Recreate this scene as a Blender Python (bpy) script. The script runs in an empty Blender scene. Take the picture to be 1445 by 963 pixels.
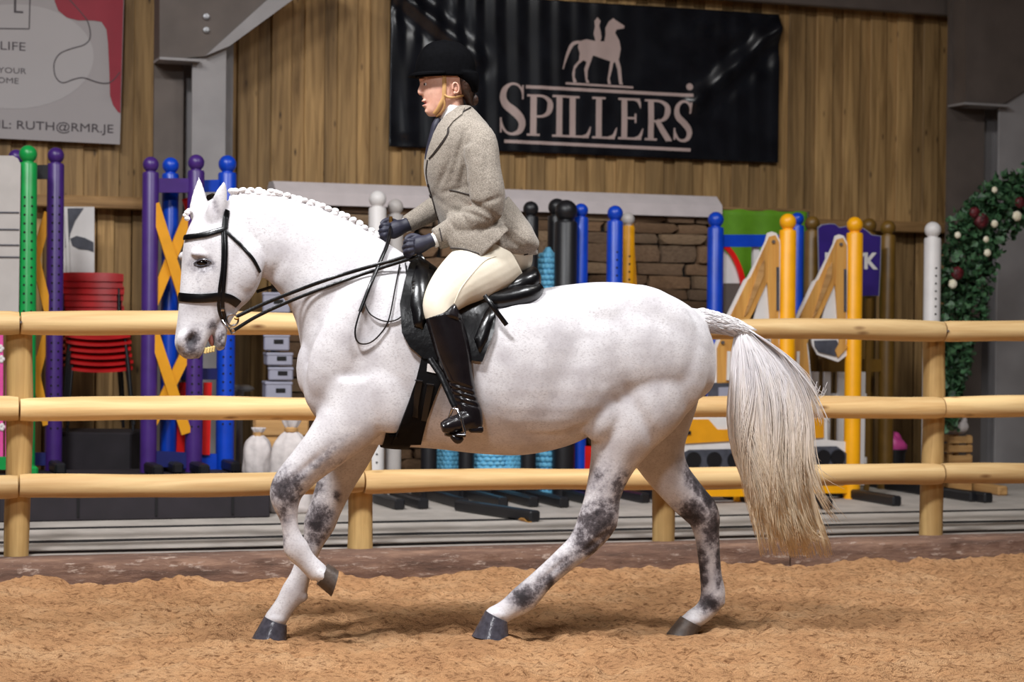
import bpy, bmesh, math, random
import numpy as np
from mathutils import Vector, Matrix, Quaternion
from mathutils.bvhtree import BVHTree
from mathutils.geometry import delaunay_2d_cdt

random.seed(7); rng = np.random.default_rng(7)
scene = bpy.context.scene
COL = scene.collection

# ------------------------------------------------------------------ camera
FPX, CX, CY, HC = 2800.0, 722.5, 481.5, 1.35
PITCH, ROLL = -0.56, 0.6
cam_data = bpy.data.cameras.new('camera')
cam = bpy.data.objects.new('camera', cam_data); COL.objects.link(cam)
cam_data.sensor_width = 36.0
cam_data.lens = FPX / 1445.0 * 36.0
cam.location = (0, 0, HC)
CAMR = Matrix.Rotation(math.radians(90 + PITCH), 3, 'X') @ Matrix.Rotation(math.radians(ROLL), 3, 'Z')
cam.rotation_euler = CAMR.to_euler()
cam_data.dof.use_dof = True
cam_data.dof.focus_distance = 8.35
cam_data.dof.aperture_fstop = 3.2
cam_data.clip_end = 200
scene.camera = cam

# ------------------------------------------------------------------ world, lamps, exposure
scene.view_settings.view_transform = 'Standard'
scene.view_settings.look = 'None'
scene.view_settings.gamma = 1.0
scene.view_settings.use_curve_mapping = False
scene.view_settings.exposure = 0.0
world = bpy.data.worlds.new('arena_air'); scene.world = world
world.use_nodes = True
world.node_tree.nodes['Background'].inputs[0].default_value = (0.80, 0.86, 1.0, 1)
world.node_tree.nodes['Background'].inputs[1].default_value = 0.035

def arena_lamp(name, loc, target, power, size, spread, col):
    d = bpy.data.lights.new(name, 'AREA'); d.shape = 'RECTANGLE'
    d.size = size[0]; d.size_y = size[1]; d.energy = power; d.color = col; d.spread = math.radians(spread)
    o = bpy.data.objects.new(name, d); COL.objects.link(o); o.location = loc
    o.rotation_euler = (Vector(target) - Vector(loc)).to_track_quat('-Z', 'Y').to_euler()
    return o
WHITE = (0.97, 0.98, 1.0)
arena_lamp('arena_floodlight', (-2.3, 5.3, 6.6), (-0.2, 8.6, 0.6), 255, (1.2, 0.6), 120, WHITE)
arena_lamp('arena_floodlight', (2.4, 6.6, 6.6), (0.5, 8.8, 0.6), 135, (1.3, 0.6), 116, WHITE)
arena_lamp('arena_floodlight', (-1.8, -1.0, 5.8), (0.3, 9.5, 0.6), 105, (1.3, 0.7), 120, WHITE)
arena_lamp('arena_floodlight', (-4.2, 8.0, 6.0), (-1.6, 11.4, 0.4), 66, (1.2, 0.6), 116, (1.0, 0.98, 0.95))
arena_lamp('arena_floodlight', (3.4, 9.0, 6.0), (1.6, 12.0, 0.3), 46, (1.2, 0.6), 112, (1.0, 0.98, 0.95))

# ------------------------------------------------------------------ pixel rays and vertical frames
def ray(px, py):
    return (CAMR @ Vector(((px - CX) / FPX, -(py - CY) / FPX, -1.0)))
def at(px, py, Y):
    d = ray(px, py); return Vector((0, 0, HC)) + d * (Y / d.y)
def at_z(px, py, z):
    d = ray(px, py); return Vector((0, 0, HC)) + d * ((z - HC) / d.z)

class Frame:
    """vertical plane: local x along it (right in the picture), local y away from the viewer, z up"""
    def __init__(s, origin, deg):
        s.o = Vector((origin[0], origin[1], 0)); s.a = math.radians(deg)
        s.u = Vector((math.cos(s.a), math.sin(s.a), 0)); s.n = Vector((math.sin(s.a), -math.cos(s.a), 0))
    def hit(s, px, py, off=0.0):
        d = ray(px, py); c = Vector((0, 0, HC)); p0 = s.o + s.n * off
        t = (p0 - c).dot(s.n) / d.dot(s.n)
        return c + d * t
    def loc(s, px, py, off=0.0):
        w = s.hit(px, py, off); r = w - s.o
        return Vector((r.dot(s.u), -off, w.z))
    def world(s, x, y, z):
        return s.o + s.u * x - s.n * y + Vector((0, 0, z))
    def dirloc(s, v):
        return Vector((v.dot(s.u), -v.dot(s.n), v.z))

FENCE = Frame(at_z(25, 787, 0.13), 16.7)
WALL = Frame(at(722, 454, 15.3), 20.4)
HORSE = Frame(at_z(670, 899, 0.0), 9.0)

# ------------------------------------------------------------------ materials
def lin(c):
    return tuple((x / 12.92 if x <= 0.04045 else ((x + 0.055) / 1.055) ** 2.4) for x in [v / 255.0 for v in c])
class N:
    def __init__(s, name):
        s.m = bpy.data.materials.new(name); s.m.use_nodes = True
        s.t = s.m.node_tree; s.b = s.t.nodes['Principled BSDF']
    def n(s, typ, **kw):
        x = s.t.nodes.new(typ)
        for k, v in kw.items():
            if k.startswith('i_'): x.inputs[k[2:].replace('_', ' ')].default_value = v
            else: setattr(x, k, v)
        return x
    def l(s, a, ao, b, bi): s.t.links.new(a.outputs[ao], b.inputs[bi])
    def ramp(s, stops):
        r = s.n('ShaderNodeValToRGB'); e = r.color_ramp.elements
        while len(e) < len(stops): e.new(0.5)
        for x, (p, c) in zip(e, stops): x.position = p; x.color = (*c, 1)
        return r
    def coords(s, scale=(1, 1, 1), rand=True):
        tc = s.n('ShaderNodeTexCoord'); mp = s.n('ShaderNodeMapping'); mp.inputs['Scale'].default_value = scale
        s.l(tc, 'Object', mp, 'Vector')
        if rand:
            oi = s.n('ShaderNodeObjectInfo'); mu = s.n('ShaderNodeMath', operation='MULTIPLY'); mu.inputs[1].default_value = 37.0
            s.l(oi, 'Random', mu, 0); s.l(mu, 0, mp, 'Location')
        return mp
    def bump(s, src, out, strength=0.3, dist=0.01):
        b = s.n('ShaderNodeBump'); b.inputs['Strength'].default_value = strength; b.inputs['Distance'].default_value = dist
        s.l(src, out, b, 'Height'); s.l(b, 'Normal', s.b, 'Normal'); return b

def plain(name, rgb, rough=0.5, var=0.12, scale=9.0, metal=0.0, bump=0.08, spec=0.5, coat=0.0):
    k = N(name); c = lin(rgb); mp = k.coords()
    nz = k.n('ShaderNodeTexNoise', i_Scale=scale, i_Detail=5.0); k.l(mp, 0, nz, 'Vector')
    r = k.ramp([(0.3, tuple(x * (1 - var) for x in c)), (0.7, tuple(min(1, x * (1 + var)) for x in c))])
    k.l(nz, 0, r, 0); k.l(r, 0, k.b, 'Base Color')
    k.b.inputs['Roughness'].default_value = rough; k.b.inputs['Metallic'].default_value = metal
    k.b.inputs['Specular IOR Level'].default_value = spec; k.b.inputs['Coat Weight'].default_value = coat
    if bump: k.bump(nz, 0, bump, 0.01)
    return k.m

def wood(name, light, dark, axis='z', rough=0.65, grain=(22, 22, 1.2), knots=2.6, tone=0.28, knotdark=(58, 38, 18)):
    k = N(name); a = lin(light); b = lin(dark)
    sc = {'z': grain, 'x': (grain[2], grain[0], grain[1])}[axis]
    mp = k.coords(sc)
    nz = k.n('ShaderNodeTexNoise', i_Scale=1.0, i_Detail=7.0, i_Roughness=0.6, i_Distortion=0.6); k.l(mp, 0, nz, 'Vector')
    r = k.ramp([(0.32, b), (0.62, a)]); k.l(nz, 0, r, 0)
    mp2 = k.coords({'z': (4.0, 4.0, 1.3), 'x': (1.3, 4.0, 4.0)}[axis])
    vo = k.n('ShaderNodeTexVoronoi', i_Scale=knots); k.l(mp2, 0, vo, 'Vector')
    kr = k.ramp([(0.02, (1, 1, 1)), (0.13, (0, 0, 0))]); k.l(vo, 'Distance', kr, 0)
    mx = k.n('ShaderNodeMix', data_type='RGBA'); k.l(kr, 0, mx, 'Factor'); k.l(r, 0, mx, 'A'); mx.inputs['B'].default_value = (*lin(knotdark), 1)
    big = k.n('ShaderNodeTexNoise', i_Scale=0.35, i_Detail=2.0); k.l(mp, 0, big, 'Vector')
    oi = k.n('ShaderNodeObjectInfo')
    m1 = k.n('ShaderNodeMapRange'); m1.inputs['To Min'].default_value = 1 - tone; m1.inputs['To Max'].default_value = 1 + tone; k.l(oi, 'Random', m1, 0)
    m2 = k.n('ShaderNodeMapRange'); m2.inputs['From Min'].default_value = 0.3; m2.inputs['From Max'].default_value = 0.7
    m2.inputs['To Min'].default_value = 0.8; m2.inputs['To Max'].default_value = 1.15; k.l(big, 0, m2, 0)
    mu = k.n('ShaderNodeMath', operation='MULTIPLY'); k.l(m1, 0, mu, 0); k.l(m2, 0, mu, 1)
    sc_ = k.n('ShaderNodeVectorMath', operation='SCALE'); k.l(mx, 'Result', sc_, 0); k.l(mu, 0, sc_, 'Scale')
    k.l(sc_, 0, k.b, 'Base Color'); k.b.inputs['Roughness'].default_value = rough
    k.bump(nz, 0, 0.25, 0.006)
    return k.m

M = {}
M['board'] = wood('wall_timber', (178, 142, 92), (124, 94, 54), 'z', tone=0.30)
M['board_h'] = wood('wall_timber_cross', (165, 128, 82), (120, 88, 50), 'x', tone=0.1)
M['rail'] = wood('fence_rail_pine', (222, 190, 136), (192, 152, 98), 'x', grain=(16, 16, 0.8), knots=2.0, tone=0.06, knotdark=(120, 80, 42))
M['post'] = wood('fence_post_pine', (200, 166, 108), (158, 122, 70), 'z', grain=(16, 16, 0.8), knots=2.0, tone=0.06, knotdark=(100, 70, 40))
M['crate'] = wood('crate_pine', (196, 152, 96), (160, 116, 66), 'x', tone=0.1)
M['ply'] = wood('cutout_plywood', (214, 160, 82), (186, 128, 56), 'z', tone=0.04, knots=1.2)
M['green'] = plain('green_paint', (18, 150, 70), 0.35)
M['purple'] = plain('purple_paint', (66, 36, 112), 0.38)
M['blue'] = plain('blue_paint', (8, 66, 190), 0.35)
M['navy'] = plain('navy_paint', (22, 30, 92), 0.4)
M['yellow'] = plain('yellow_paint', (246, 172, 12), 0.38, 0.06)
M['ochre'] = plain('ochre_paint', (222, 152, 22), 0.45, 0.08)
M['red'] = plain('red_paint', (214, 22, 20), 0.4)
M['redseat'] = plain('red_plastic', (190, 18, 22), 0.38)
M['pink'] = plain('pink_paint', (224, 80, 160), 0.45)
M['white'] = plain('white_paint', (222, 218, 216), 0.45, 0.05)
M['offwhite'] = plain('offwhite_paint', (184, 178, 174), 0.5, 0.06)
M['black'] = plain('black_paint', (22, 22, 26), 0.42)
M['darkgrey'] = plain('dark_grey_print', (72, 74, 84), 0.5, 0.25, 14)
M['rubber'] = plain('black_rubber', (34, 28, 34), 0.75, 0.3, 6)
M['steel'] = plain('grey_steel_paint', (150, 146, 146), 0.55, 0.1, 4)
M['steeldark'] = plain('brown_grey_steel_paint', (96, 86, 80), 0.6, 0.15, 4)
M['box'] = plain('grey_plastic_box', (150, 150, 166), 0.5, 0.06)
M['hole'] = plain('dark_opening', (12, 10, 12), 0.8, 0.1)
M['brown'] = plain('brown_gold_paint', (112, 82, 30), 0.42, 0.15)
M['sign'] = plain('violet_paint', (52, 34, 118), 0.4, 0.08)
M['limegreen'] = plain('lime_cloth', (96, 150, 26), 0.6, 0.12)
M['cap'] = plain('pale_coping', (206, 196, 196), 0.6, 0.05)
M['silver'] = plain('zinc', (168, 168, 170), 0.35, 0.15, 6, metal=0.7)
M['sack'] = plain('white_sack_cloth', (206, 198, 196), 0.8, 0.12, 22, bump=0.5)
M['skyblue'] = plain('sky_blue_paint', (112, 186, 220), 0.45, 0.16, 30)

def concrete_mat(name, rgb, var=0.22):
    k = N(name); c = lin(rgb); mp = k.coords()
    n1 = k.n('ShaderNodeTexNoise', i_Scale=3.0, i_Detail=9.0, i_Roughness=0.65); k.l(mp, 0, n1, 'Vector')
    n2 = k.n('ShaderNodeTexNoise', i_Scale=60.0, i_Detail=4.0); k.l(mp, 0, n2, 'Vector')
    r = k.ramp([(0.3, tuple(x * (1 - var) for x in c)), (0.68, tuple(x * (1 + var) for x in c))]); k.l(n1, 0, r, 0)
    k.l(r, 0, k.b, 'Base Color'); k.b.inputs['Roughness'].default_value = 0.85; k.bump(n2, 0, 0.3, 0.005); return k.m
M['concrete'] = concrete_mat('pale_concrete', (176, 168, 160))
M['slot'] = plain('painted_gap_shade', (16, 13, 12), 0.9)  # near-black, the shade of gaps put into the colour

def sand_mat():
    k = N('arena_sand'); mp = k.coords((1, 1, 1), False)
    n1 = k.n('ShaderNodeTexNoise', i_Scale=2.2, i_Detail=10.0, i_Roughness=0.7); k.l(mp, 0, n1, 'Vector')
    mp2 = k.coords((28, 70, 28), False)
    n2 = k.n('ShaderNodeTexNoise', i_Scale=1.0, i_Detail=6.0, i_Roughness=0.7); k.l(mp2, 0, n2, 'Vector')
    n3 = k.n('ShaderNodeTexNoise', i_Scale=170.0, i_Detail=3.0); k.l(mp, 0, n3, 'Vector')
    r = k.ramp([(0.30, lin((176, 130, 92))), (0.5, lin((202, 154, 110))), (0.72, lin((216, 174, 132)))]); k.l(n1, 0, r, 0)
    r2 = k.ramp([(0.35, lin((104, 72, 48))), (0.50, (1, 1, 1))]); k.l(n2, 0, r2, 0)
    mx = k.n('ShaderNodeMix', data_type='RGBA', blend_type='MULTIPLY'); mx.inputs['Factor'].default_value = 0.75
    k.l(r, 0, mx, 'A'); k.l(r2, 0, mx, 'B'); k.l(mx, 'Result', k.b, 'Base Color')
    k.b.inputs['Roughness'].default_value = 0.95; k.b.inputs['Specular IOR Level'].default_value = 0.1
    ad = k.n('ShaderNodeMath', operation='ADD'); k.l(n2, 0, ad, 0); k.l(n3, 0, ad, 1)
    k.bump(ad, 0, 0.9, 0.02); return k.m
M['sand'] = sand_mat()

def kerb_mat():
    k = N('old_sleeper_timber'); mp = k.coords((2.0, 14, 14))
    n1 = k.n('ShaderNodeTexNoise', i_Scale=1.0, i_Detail=9.0, i_Roughness=0.7); k.l(mp, 0, n1, 'Vector')
    mp2 = k.coords((6, 16, 22)); n2 = k.n('ShaderNodeTexNoise', i_Scale=1.6, i_Detail=8.0, i_Roughness=0.75); k.l(mp2, 0, n2, 'Vector')
    r = k.ramp([(0.25, lin((56, 42, 36))), (0.5, lin((112, 84, 70))), (0.7, lin((150, 118, 98)))]); k.l(n1, 0, r, 0)
    m = k.ramp([(0.56, (0, 0, 0)), (0.66, (1, 1, 1))]); k.l(n2, 0, m, 0)
    mx = k.n('ShaderNodeMix', data_type='RGBA'); k.l(m, 0, mx, 'Factor'); k.l(r, 0, mx, 'A'); mx.inputs['B'].default_value = (*lin((176, 156, 142)), 1)
    k.l(mx, 'Result', k.b, 'Base Color'); k.b.inputs['Roughness'].default_value = 0.9; k.bump(n2, 0, 0.7, 0.02); return k.m
M['kerb'] = kerb_mat()

def stone_mat():
    k = N('stacked_stone'); mp = k.coords()
    n1 = k.n('ShaderNodeTexNoise', i_Scale=9.0, i_Detail=9.0, i_Roughness=0.7); k.l(mp, 0, n1, 'Vector')
    oi = k.n('ShaderNodeObjectInfo')
    r = k.ramp([(0.0, lin((92, 70, 50))), (0.35, lin((142, 112, 84))), (0.7, lin((112, 92, 74))), (1.0, lin((164, 138, 108)))]); k.l(oi, 'Random', r, 0)
    r2 = k.ramp([(0.3, (0.55, 0.5, 0.46)), (0.65, (1.1, 1.08, 1.05))]); k.l(n1, 0, r2, 0)
    mx = k.n('ShaderNodeMix', data_type='RGBA', blend_type='MULTIPLY'); mx.inputs['Factor'].default_value = 1.0
    k.l(r, 0, mx, 'A'); k.l(r2, 0, mx, 'B'); k.l(mx, 'Result', k.b, 'Base Color'); k.b.inputs['Roughness'].default_value = 0.85
    k.bump(n1, 0, 0.6, 0.02); return k.m
M['stone'] = stone_mat()

def leaf_mat(name, a, b):
    k = N(name); mp = k.coords()
    n1 = k.n('ShaderNodeTexNoise', i_Scale=26.0, i_Detail=3.0); k.l(mp, 0, n1, 'Vector')
    r = k.ramp([(0.35, lin(a)), (0.65, lin(b))]); k.l(n1, 0, r, 0); k.l(r, 0, k.b, 'Base Color'); k.b.inputs['Roughness'].default_value = 0.5; return k.m
M['leaf'] = leaf_mat('ivy_leaf', (18, 42, 26), (74, 116, 76))
M['rosewhite'] = leaf_mat('cream_petal', (226, 216, 186), (240, 234, 214))
M['rosered'] = leaf_mat('burgundy_petal', (52, 12, 18), (96, 22, 30))

# ------------------------------------------------------------------ mesh helpers
class MB:
    def __init__(s): s.v = []; s.f = []; s.mi = []
    def add(s, vs, fs, mi=0):
        o = len(s.v); s.v += [tuple(x) for x in vs]; s.f += [tuple(i + o for i in q) for q in fs]; s.mi += [mi] * len(fs); return s
    def box(s, c, size, mat=None, bev=0.0):
        hx, hy, hz = [x / 2 for x in size]; c = Vector(c)
        if bev <= 0:
            vs = [Vector((x, y, z)) for z in (-hz, hz) for y in (-hy, hy) for x in (-hx, hx)]
            fs = [(0, 2, 3, 1), (4, 5, 7, 6), (0, 1, 5, 4), (2, 6, 7, 3), (0, 4, 6, 2), (1, 3, 7, 5)]
        else:
            b = min(bev, hx * .49, hy * .49, hz * .49); vs = []; fs = []; idx = {}
            for sx in (-1, 1):
                for sy in (-1, 1):
                    for sz in (-1, 1):
                        for ax in range(3):
                            p = [sx * (hx - b), sy * (hy - b), sz * (hz - b)]
                            p[ax] = (sx * hx, sy * hy, sz * hz)[ax]
                            idx[(sx, sy, sz, ax)] = len(vs); vs.append(Vector(p))
            S = (-1, 1)
            for sg in S:
                fs.append([idx[(sg, a, b_, 0)] for a, b_ in ((-1, -1), (1, -1), (1, 1), (-1, 1))])
                fs.append([idx[(a, sg, b_, 1)] for a, b_ in ((-1, -1), (1, -1), (1, 1), (-1, 1))])
                fs.append([idx[(a, b_, sg, 2)] for a, b_ in ((-1, -1), (1, -1), (1, 1), (-1, 1))])
            for a in S:
                for b_ in S:
                    fs.append([idx[(-1, a, b_, 1)], idx[(1, a, b_, 1)], idx[(1, a, b_, 2)], idx[(-1, a, b_, 2)]])
                    fs.append([idx[(a, -1, b_, 0)], idx[(a, 1, b_, 0)], idx[(a, 1, b_, 2)], idx[(a, -1, b_, 2)]])
                    fs.append([idx[(a, b_, -1, 0)], idx[(a, b_, 1, 0)], idx[(a, b_, 1, 1)], idx[(a, b_, -1, 1)]])
                    for c_ in S: fs.append([idx[(a, b_, c_, q)] for q in range(3)])
        if mat is not None: vs = [mat @ v for v in vs]
        return s.add([v + c for v in vs], fs)
    def loft(s, rings, cap=True, closed=True):
        n = len(rings[0]); vs = [p for r in rings for p in r]; fs = []
        for i in range(len(rings) - 1):
            for j in range(n if closed else n - 1):
                k = (j + 1) % n
                fs.append((i * n + j, i * n + k, (i + 1) * n + k, (i + 1) * n + j))
        if cap and closed:
            for i, fl in ((0, True), (len(rings) - 1, False)):
                c = Vector((0, 0, 0))
                for p in rings[i]: c += Vector(p)
                vs.append(c / n); ci = len(vs) - 1
                for j in range(n):
                    k = (j + 1) % n
                    fs.append((i * n + k, i * n + j, ci) if fl else (i * n + j, i * n + k, ci))
        return s.add(vs, fs)
    def tube(s, path, rad, seg=8, flat=None, up=None):
        """tube along a polyline; rad scalar or list; flat=(a,b) gives an elliptic section (a along 'up')"""
        P = [Vector(p) for p in path]; n = len(P)
        R = rad if isinstance(rad, (list, tuple)) else [rad] * n
        T = []
        for i in range(n):
            t = P[min(i + 1, n - 1)] - P[max(i - 1, 0)]
            T.append(t.normalized() if t.length > 1e-9 else Vector((0, 0, 1)))
        if up is None:
            up = Vector((0, 0, 1)) if abs(T[0].z) < 0.9 else Vector((1, 0, 0))
        rings = []; prev = None
        for i in range(n):
            uv = up[i] if isinstance(up, list) else (up if prev is None else prev)
            a = uv - T[i] * uv.dot(T[i])
            if a.length < 1e-6: a = T[i].orthogonal()
            a.normalize(); prev = a; b = T[i].cross(a)
            fa, fb = flat if flat else (1, 1)
            rings.append([P[i] + (a * math.cos(q) * fa + b * math.sin(q) * fb) * R[i] for q in [2 * math.pi * j / seg for j in range(seg)]])
        return s.loft(rings)
    def lathe(s, c, prof, seg=20):
        c = Vector(c)
        return s.loft([[c + Vector((max(r, 1e-4) * math.cos(2 * math.pi * j / seg), max(r, 1e-4) * math.sin(2 * math.pi * j / seg), z)) for j in range(seg)] for r, z in prof])
    def ball(s, c, r, seg=14, rot=None):
        c = Vector(c); r = r if isinstance(r, (tuple, list)) else (r, r, r); rings = []
        k = max(6, seg // 2)
        for i in range(k + 1):
            a = -math.pi / 2 + math.pi * i / k; a = max(-1.55, min(1.55, a)); q = []
            for j in range(seg):
                b = 2 * math.pi * j / seg
                v = Vector((r[0] * math.cos(a) * math.cos(b), r[1] * math.cos(a) * math.sin(b), r[2] * math.sin(a)))
                q.append(c + (rot @ v if rot else v))
            rings.append(q)
        return s.loft(rings)
    def prism(s, poly, y0, y1):
        """polygon in the local x,z plane, extruded along y"""
        n = len(poly); a = sum(poly[i][0] * poly[(i + 1) % n][1] - poly[(i + 1) % n][0] * poly[i][1] for i in range(n))
        if a < 0: poly = poly[::-1]
        vs = [(p[0], y0, p[1]) for p in poly] + [(p[0], y1, p[1]) for p in poly]
        fs = [tuple(range(n)), tuple(range(2 * n - 1, n - 1, -1))] + [(i, i + n, (i + 1) % n + n, (i + 1) % n) for i in range(n)]
        return s.add(vs, fs)
    def mesh(s, name, mats, smooth=None):
        me = bpy.data.meshes.new(name); me.from_pydata(s.v, [], s.f)
        for m in (mats if isinstance(mats, (list, tuple)) else [mats]): me.materials.append(m)
        if any(s.mi): me.polygons.foreach_set('material_index', s.mi)
        if smooth:
            me.polygons.foreach_set('use_smooth', [True] * len(me.polygons))
            me.set_sharp_from_angle(angle=math.radians(smooth))
        me.update(); return me
    def build(s, name, mats, parent=None, smooth=35, loc=None, **kw):
        o = bpy.data.objects.new(name, s.mesh(name, mats, smooth)); COL.objects.link(o)
        if parent: o.parent = parent
        if loc is not None: o.location = loc
        for k, v in kw.items(): o[k] = v
        return o
def inst(me, name, parent=None, loc=(0, 0, 0), rot=None, scale=None):
    o = bpy.data.objects.new(name, me); COL.objects.link(o); o.location = loc
    if parent: o.parent = parent
    if rot: o.rotation_euler = rot
    if scale: o.scale = scale
    return o
def thing(name, label, cat, loc=(0, 0, 0), rz=0.0, group=None):
    o = bpy.data.objects.new(name, None); COL.objects.link(o); o.location = loc; o.rotation_euler = (0, 0, rz); o.empty_display_size = 0.1
    o['label'] = label; o['category'] = cat
    if group: o['group'] = group
    return o
def tag(o, label, cat, group=None):
    o['label'] = label; o['category'] = cat
    if group: o['group'] = group
    return o
def catmull(P, k=5):
    P = [np.array(p, float) for p in P]; out = []
    for i in range(len(P) - 1):
        p0, p1, p2, p3 = P[max(i - 1, 0)], P[i], P[i + 1], P[min(i + 2, len(P) - 1)]
        for j in range(k):
            t = j / k
            out.append(0.5 * ((2 * p1) + (-p0 + p2) * t + (2 * p0 - 5 * p1 + 4 * p2 - p3) * t * t + (-p0 + 3 * p1 - 3 * p2 + p3) * t ** 3))
    out.append(P[-1]); return out
def vnoise2(x, y, seed=0):
    """smooth value noise on arrays"""
    xi = np.floor(x).astype(int); yi = np.floor(y).astype(int); fx = x - xi; fy = y - yi
    fx = fx * fx * (3 - 2 * fx); fy = fy * fy * (3 - 2 * fy)
    def h(a, b):
        n = (a * 374761393 + b * 668265263 + seed * 982451653) & 0xffffffff
        n = ((n ^ (n >> 13)) * 1274126177) & 0xffffffff
        return ((n ^ (n >> 16)) & 0xffff) / 65535.0
    return (h(xi, yi) * (1 - fx) + h(xi + 1, yi) * fx) * (1 - fy) + (h(xi, yi + 1) * (1 - fx) + h(xi + 1, yi + 1) * fx) * fy
def text_mesh(body, size, extrude=0.001, bold=0.0):
    cu = bpy.data.curves.new('lettering', 'FONT'); cu.body = body; cu.size = size; cu.extrude = extrude; cu.offset = bold; cu.resolution_u = 3
    o = bpy.data.objects.new('lettering', cu); COL.objects.link(o)
    dg = bpy.context.evaluated_depsgraph_get(); me = bpy.data.meshes.new_from_object(o.evaluated_get(dg))
    bpy.data.objects.remove(o); return me
# ================================================================== SETTING
GZ = 0.13            # concrete level behind the kerb
def struct(o): o['kind'] = 'structure'; return o
def in_frame(fr, name='frame_node'):
    return (fr.o.copy(), fr.a)

# ---- sand (relief modelled), kerb, concrete
def build_sand():
    x0, x1, y0, y1, st = -3.3, 3.7, 6.6, 12.0, 0.0145
    nx = int((x1 - x0) / st); ny = int((y1 - y0) / st)
    X, Y = np.meshgrid(np.linspace(x0, x1, nx), np.linspace(y0, y1, ny))
    Z = 0.030 * (vnoise2(X * 1.7, Y * 2.6, 1) - .5) + 0.026 * (vnoise2(X * 5.5, Y * 9, 2) - .5) + 0.026 * (vnoise2(X * 12, Y * 24, 3) - .5) + 0.028 * (vnoise2(X * 24, Y * 40, 4) - .5) + 0.008 * (vnoise2(X * 48, Y * 60, 14) - .5)
    cl = vnoise2(X * 22, Y * 34, 5) * vnoise2(X * 4, Y * 6, 6); Z += 0.05 * np.clip(cl - 0.48, 0, 1)
    pit = vnoise2(X * 7, Y * 11, 8); Z -= 0.05 * np.clip(pit - 0.76, 0, 1)
    # worn hoof prints along the track, and sand heaped against the kerb
    r2 = np.random.default_rng(3)
    for k in range(46):
        hx, hy = r2.uniform(-2.6, 3.2), r2.uniform(7.2, 9.6)
        d2 = ((X - hx) / 0.09) ** 2 + ((Y - hy) / 0.07) ** 2
        Z += -0.022 * np.exp(-d2) + 0.012 * np.exp(-((np.sqrt(d2) - 1.6) / 0.45) ** 2)
    off = (X - FENCE.o.x) * FENCE.n.x + (Y - FENCE.o.y) * FENCE.n.y   # distance in front of the fence
    Z += 0.035 * np.exp(-((off - 0.22) / 0.12) ** 2) * (0.4 + 1.2 * vnoise2(X * 3, Y * 1, 9))
    Z = Z - 0.012
    for px, py, o in ((380, 905, -.15), (692, 901, .14), (962, 897, -.14)):      # sand pressed up under the planted hooves
        w = HORSE.hit(px, py, o); g = np.exp(-(((X - w.x) / 0.15) ** 2 + ((Y - w.y) / 0.15) ** 2) ** 2)
        Z = Z * (1 - g) + (w.z + 0.008 + 0.012 * (vnoise2(X * 24, Y * 40, 4) - .5)) * g
    edge = np.minimum.reduce([X - x0, x1 - X, Y - y0]) ; Z *= np.clip(edge / 0.15, 0, 1)
    vs = np.stack([X, Y, Z], -1).reshape(-1, 3); keep = (off > 0.02).reshape(-1)
    i = np.arange(nx * ny).reshape(ny, nx)
    q = np.stack([i[:-1, :-1], i[:-1, 1:], i[1:, 1:], i[1:, :-1]], -1).reshape(-1, 4)
    q = q[keep[q].all(1)]
    me = bpy.data.meshes.new('floor'); me.from_pydata(vs, [], q.tolist()); me.materials.append(M['sand'])
    me.polygons.foreach_set('use_smooth', [True] * len(me.polygons)); me.update()
    o = bpy.data.objects.new('floor', me); COL.objects.link(o); struct(o)
    b = MB()                                             # the arena floor around it
    for (a0, a1, b0, b1) in ((-14, x0, -6, 12), (x1, 14, -6, 14), (x0, x1, -6, y0)):
        b.add([(a0, b0, 0), (a1, b0, 0), (a1, b1, 0), (a0, b1, 0)], [(0, 1, 2, 3)])
    b.build('sand_surround', M['sand'], o, smooth=None)
    return o
SANDO = build_sand()

fx = lambda px, py, off=0: FENCE.loc(px, py, off).x
# kerb of old sleepers
kb = thing('kerb', '', ''); del kb['label']; del kb['category']; kb.name = 'trim_1'; struct(kb)
kb.location = FENCE.o; kb.rotation_euler = (0, 0, FENCE.a)
for i, (a, b_) in enumerate(((-2.6, fx(432, 810) - .004), (fx(432, 810) + .004, fx(1092, 800) - .004), (fx(1092, 800) + .004, 6.2), (6.21, 8.6))):
    m = MB(); n = int((b_ - a) / 0.02)
    prof = [(-0.22, -0.1), (-0.22, 0.02), (-0.215, 0.075), (-0.20, 0.118), (-0.17, 0.135), (-0.10, 0.137), (0.0, 0.136), (0.0, -0.1)]
    rings = []
    for k in range(n + 1):
        x = a + (b_ - a) * k / n; xs = np.array([x])
        r = []
        for j, (y, z) in enumerate(prof):
            wob = float(vnoise2(xs * 9, np.array([j * 3.1 + i * 7]), 11)[0] - .5) * 0.02 + float(vnoise2(xs * 34, np.array([j * 5.3 + i]), 12)[0] - .5) * 0.012
            amp = 1.0 if 0 < j < 5 else 0.15
            r.append(Vector((x, y + wob * amp, z + wob * 0.6 * amp)))
        rings.append(r)
    m.loft(rings); m.build('sleeper', M['kerb'], kb, smooth=50)

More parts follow.
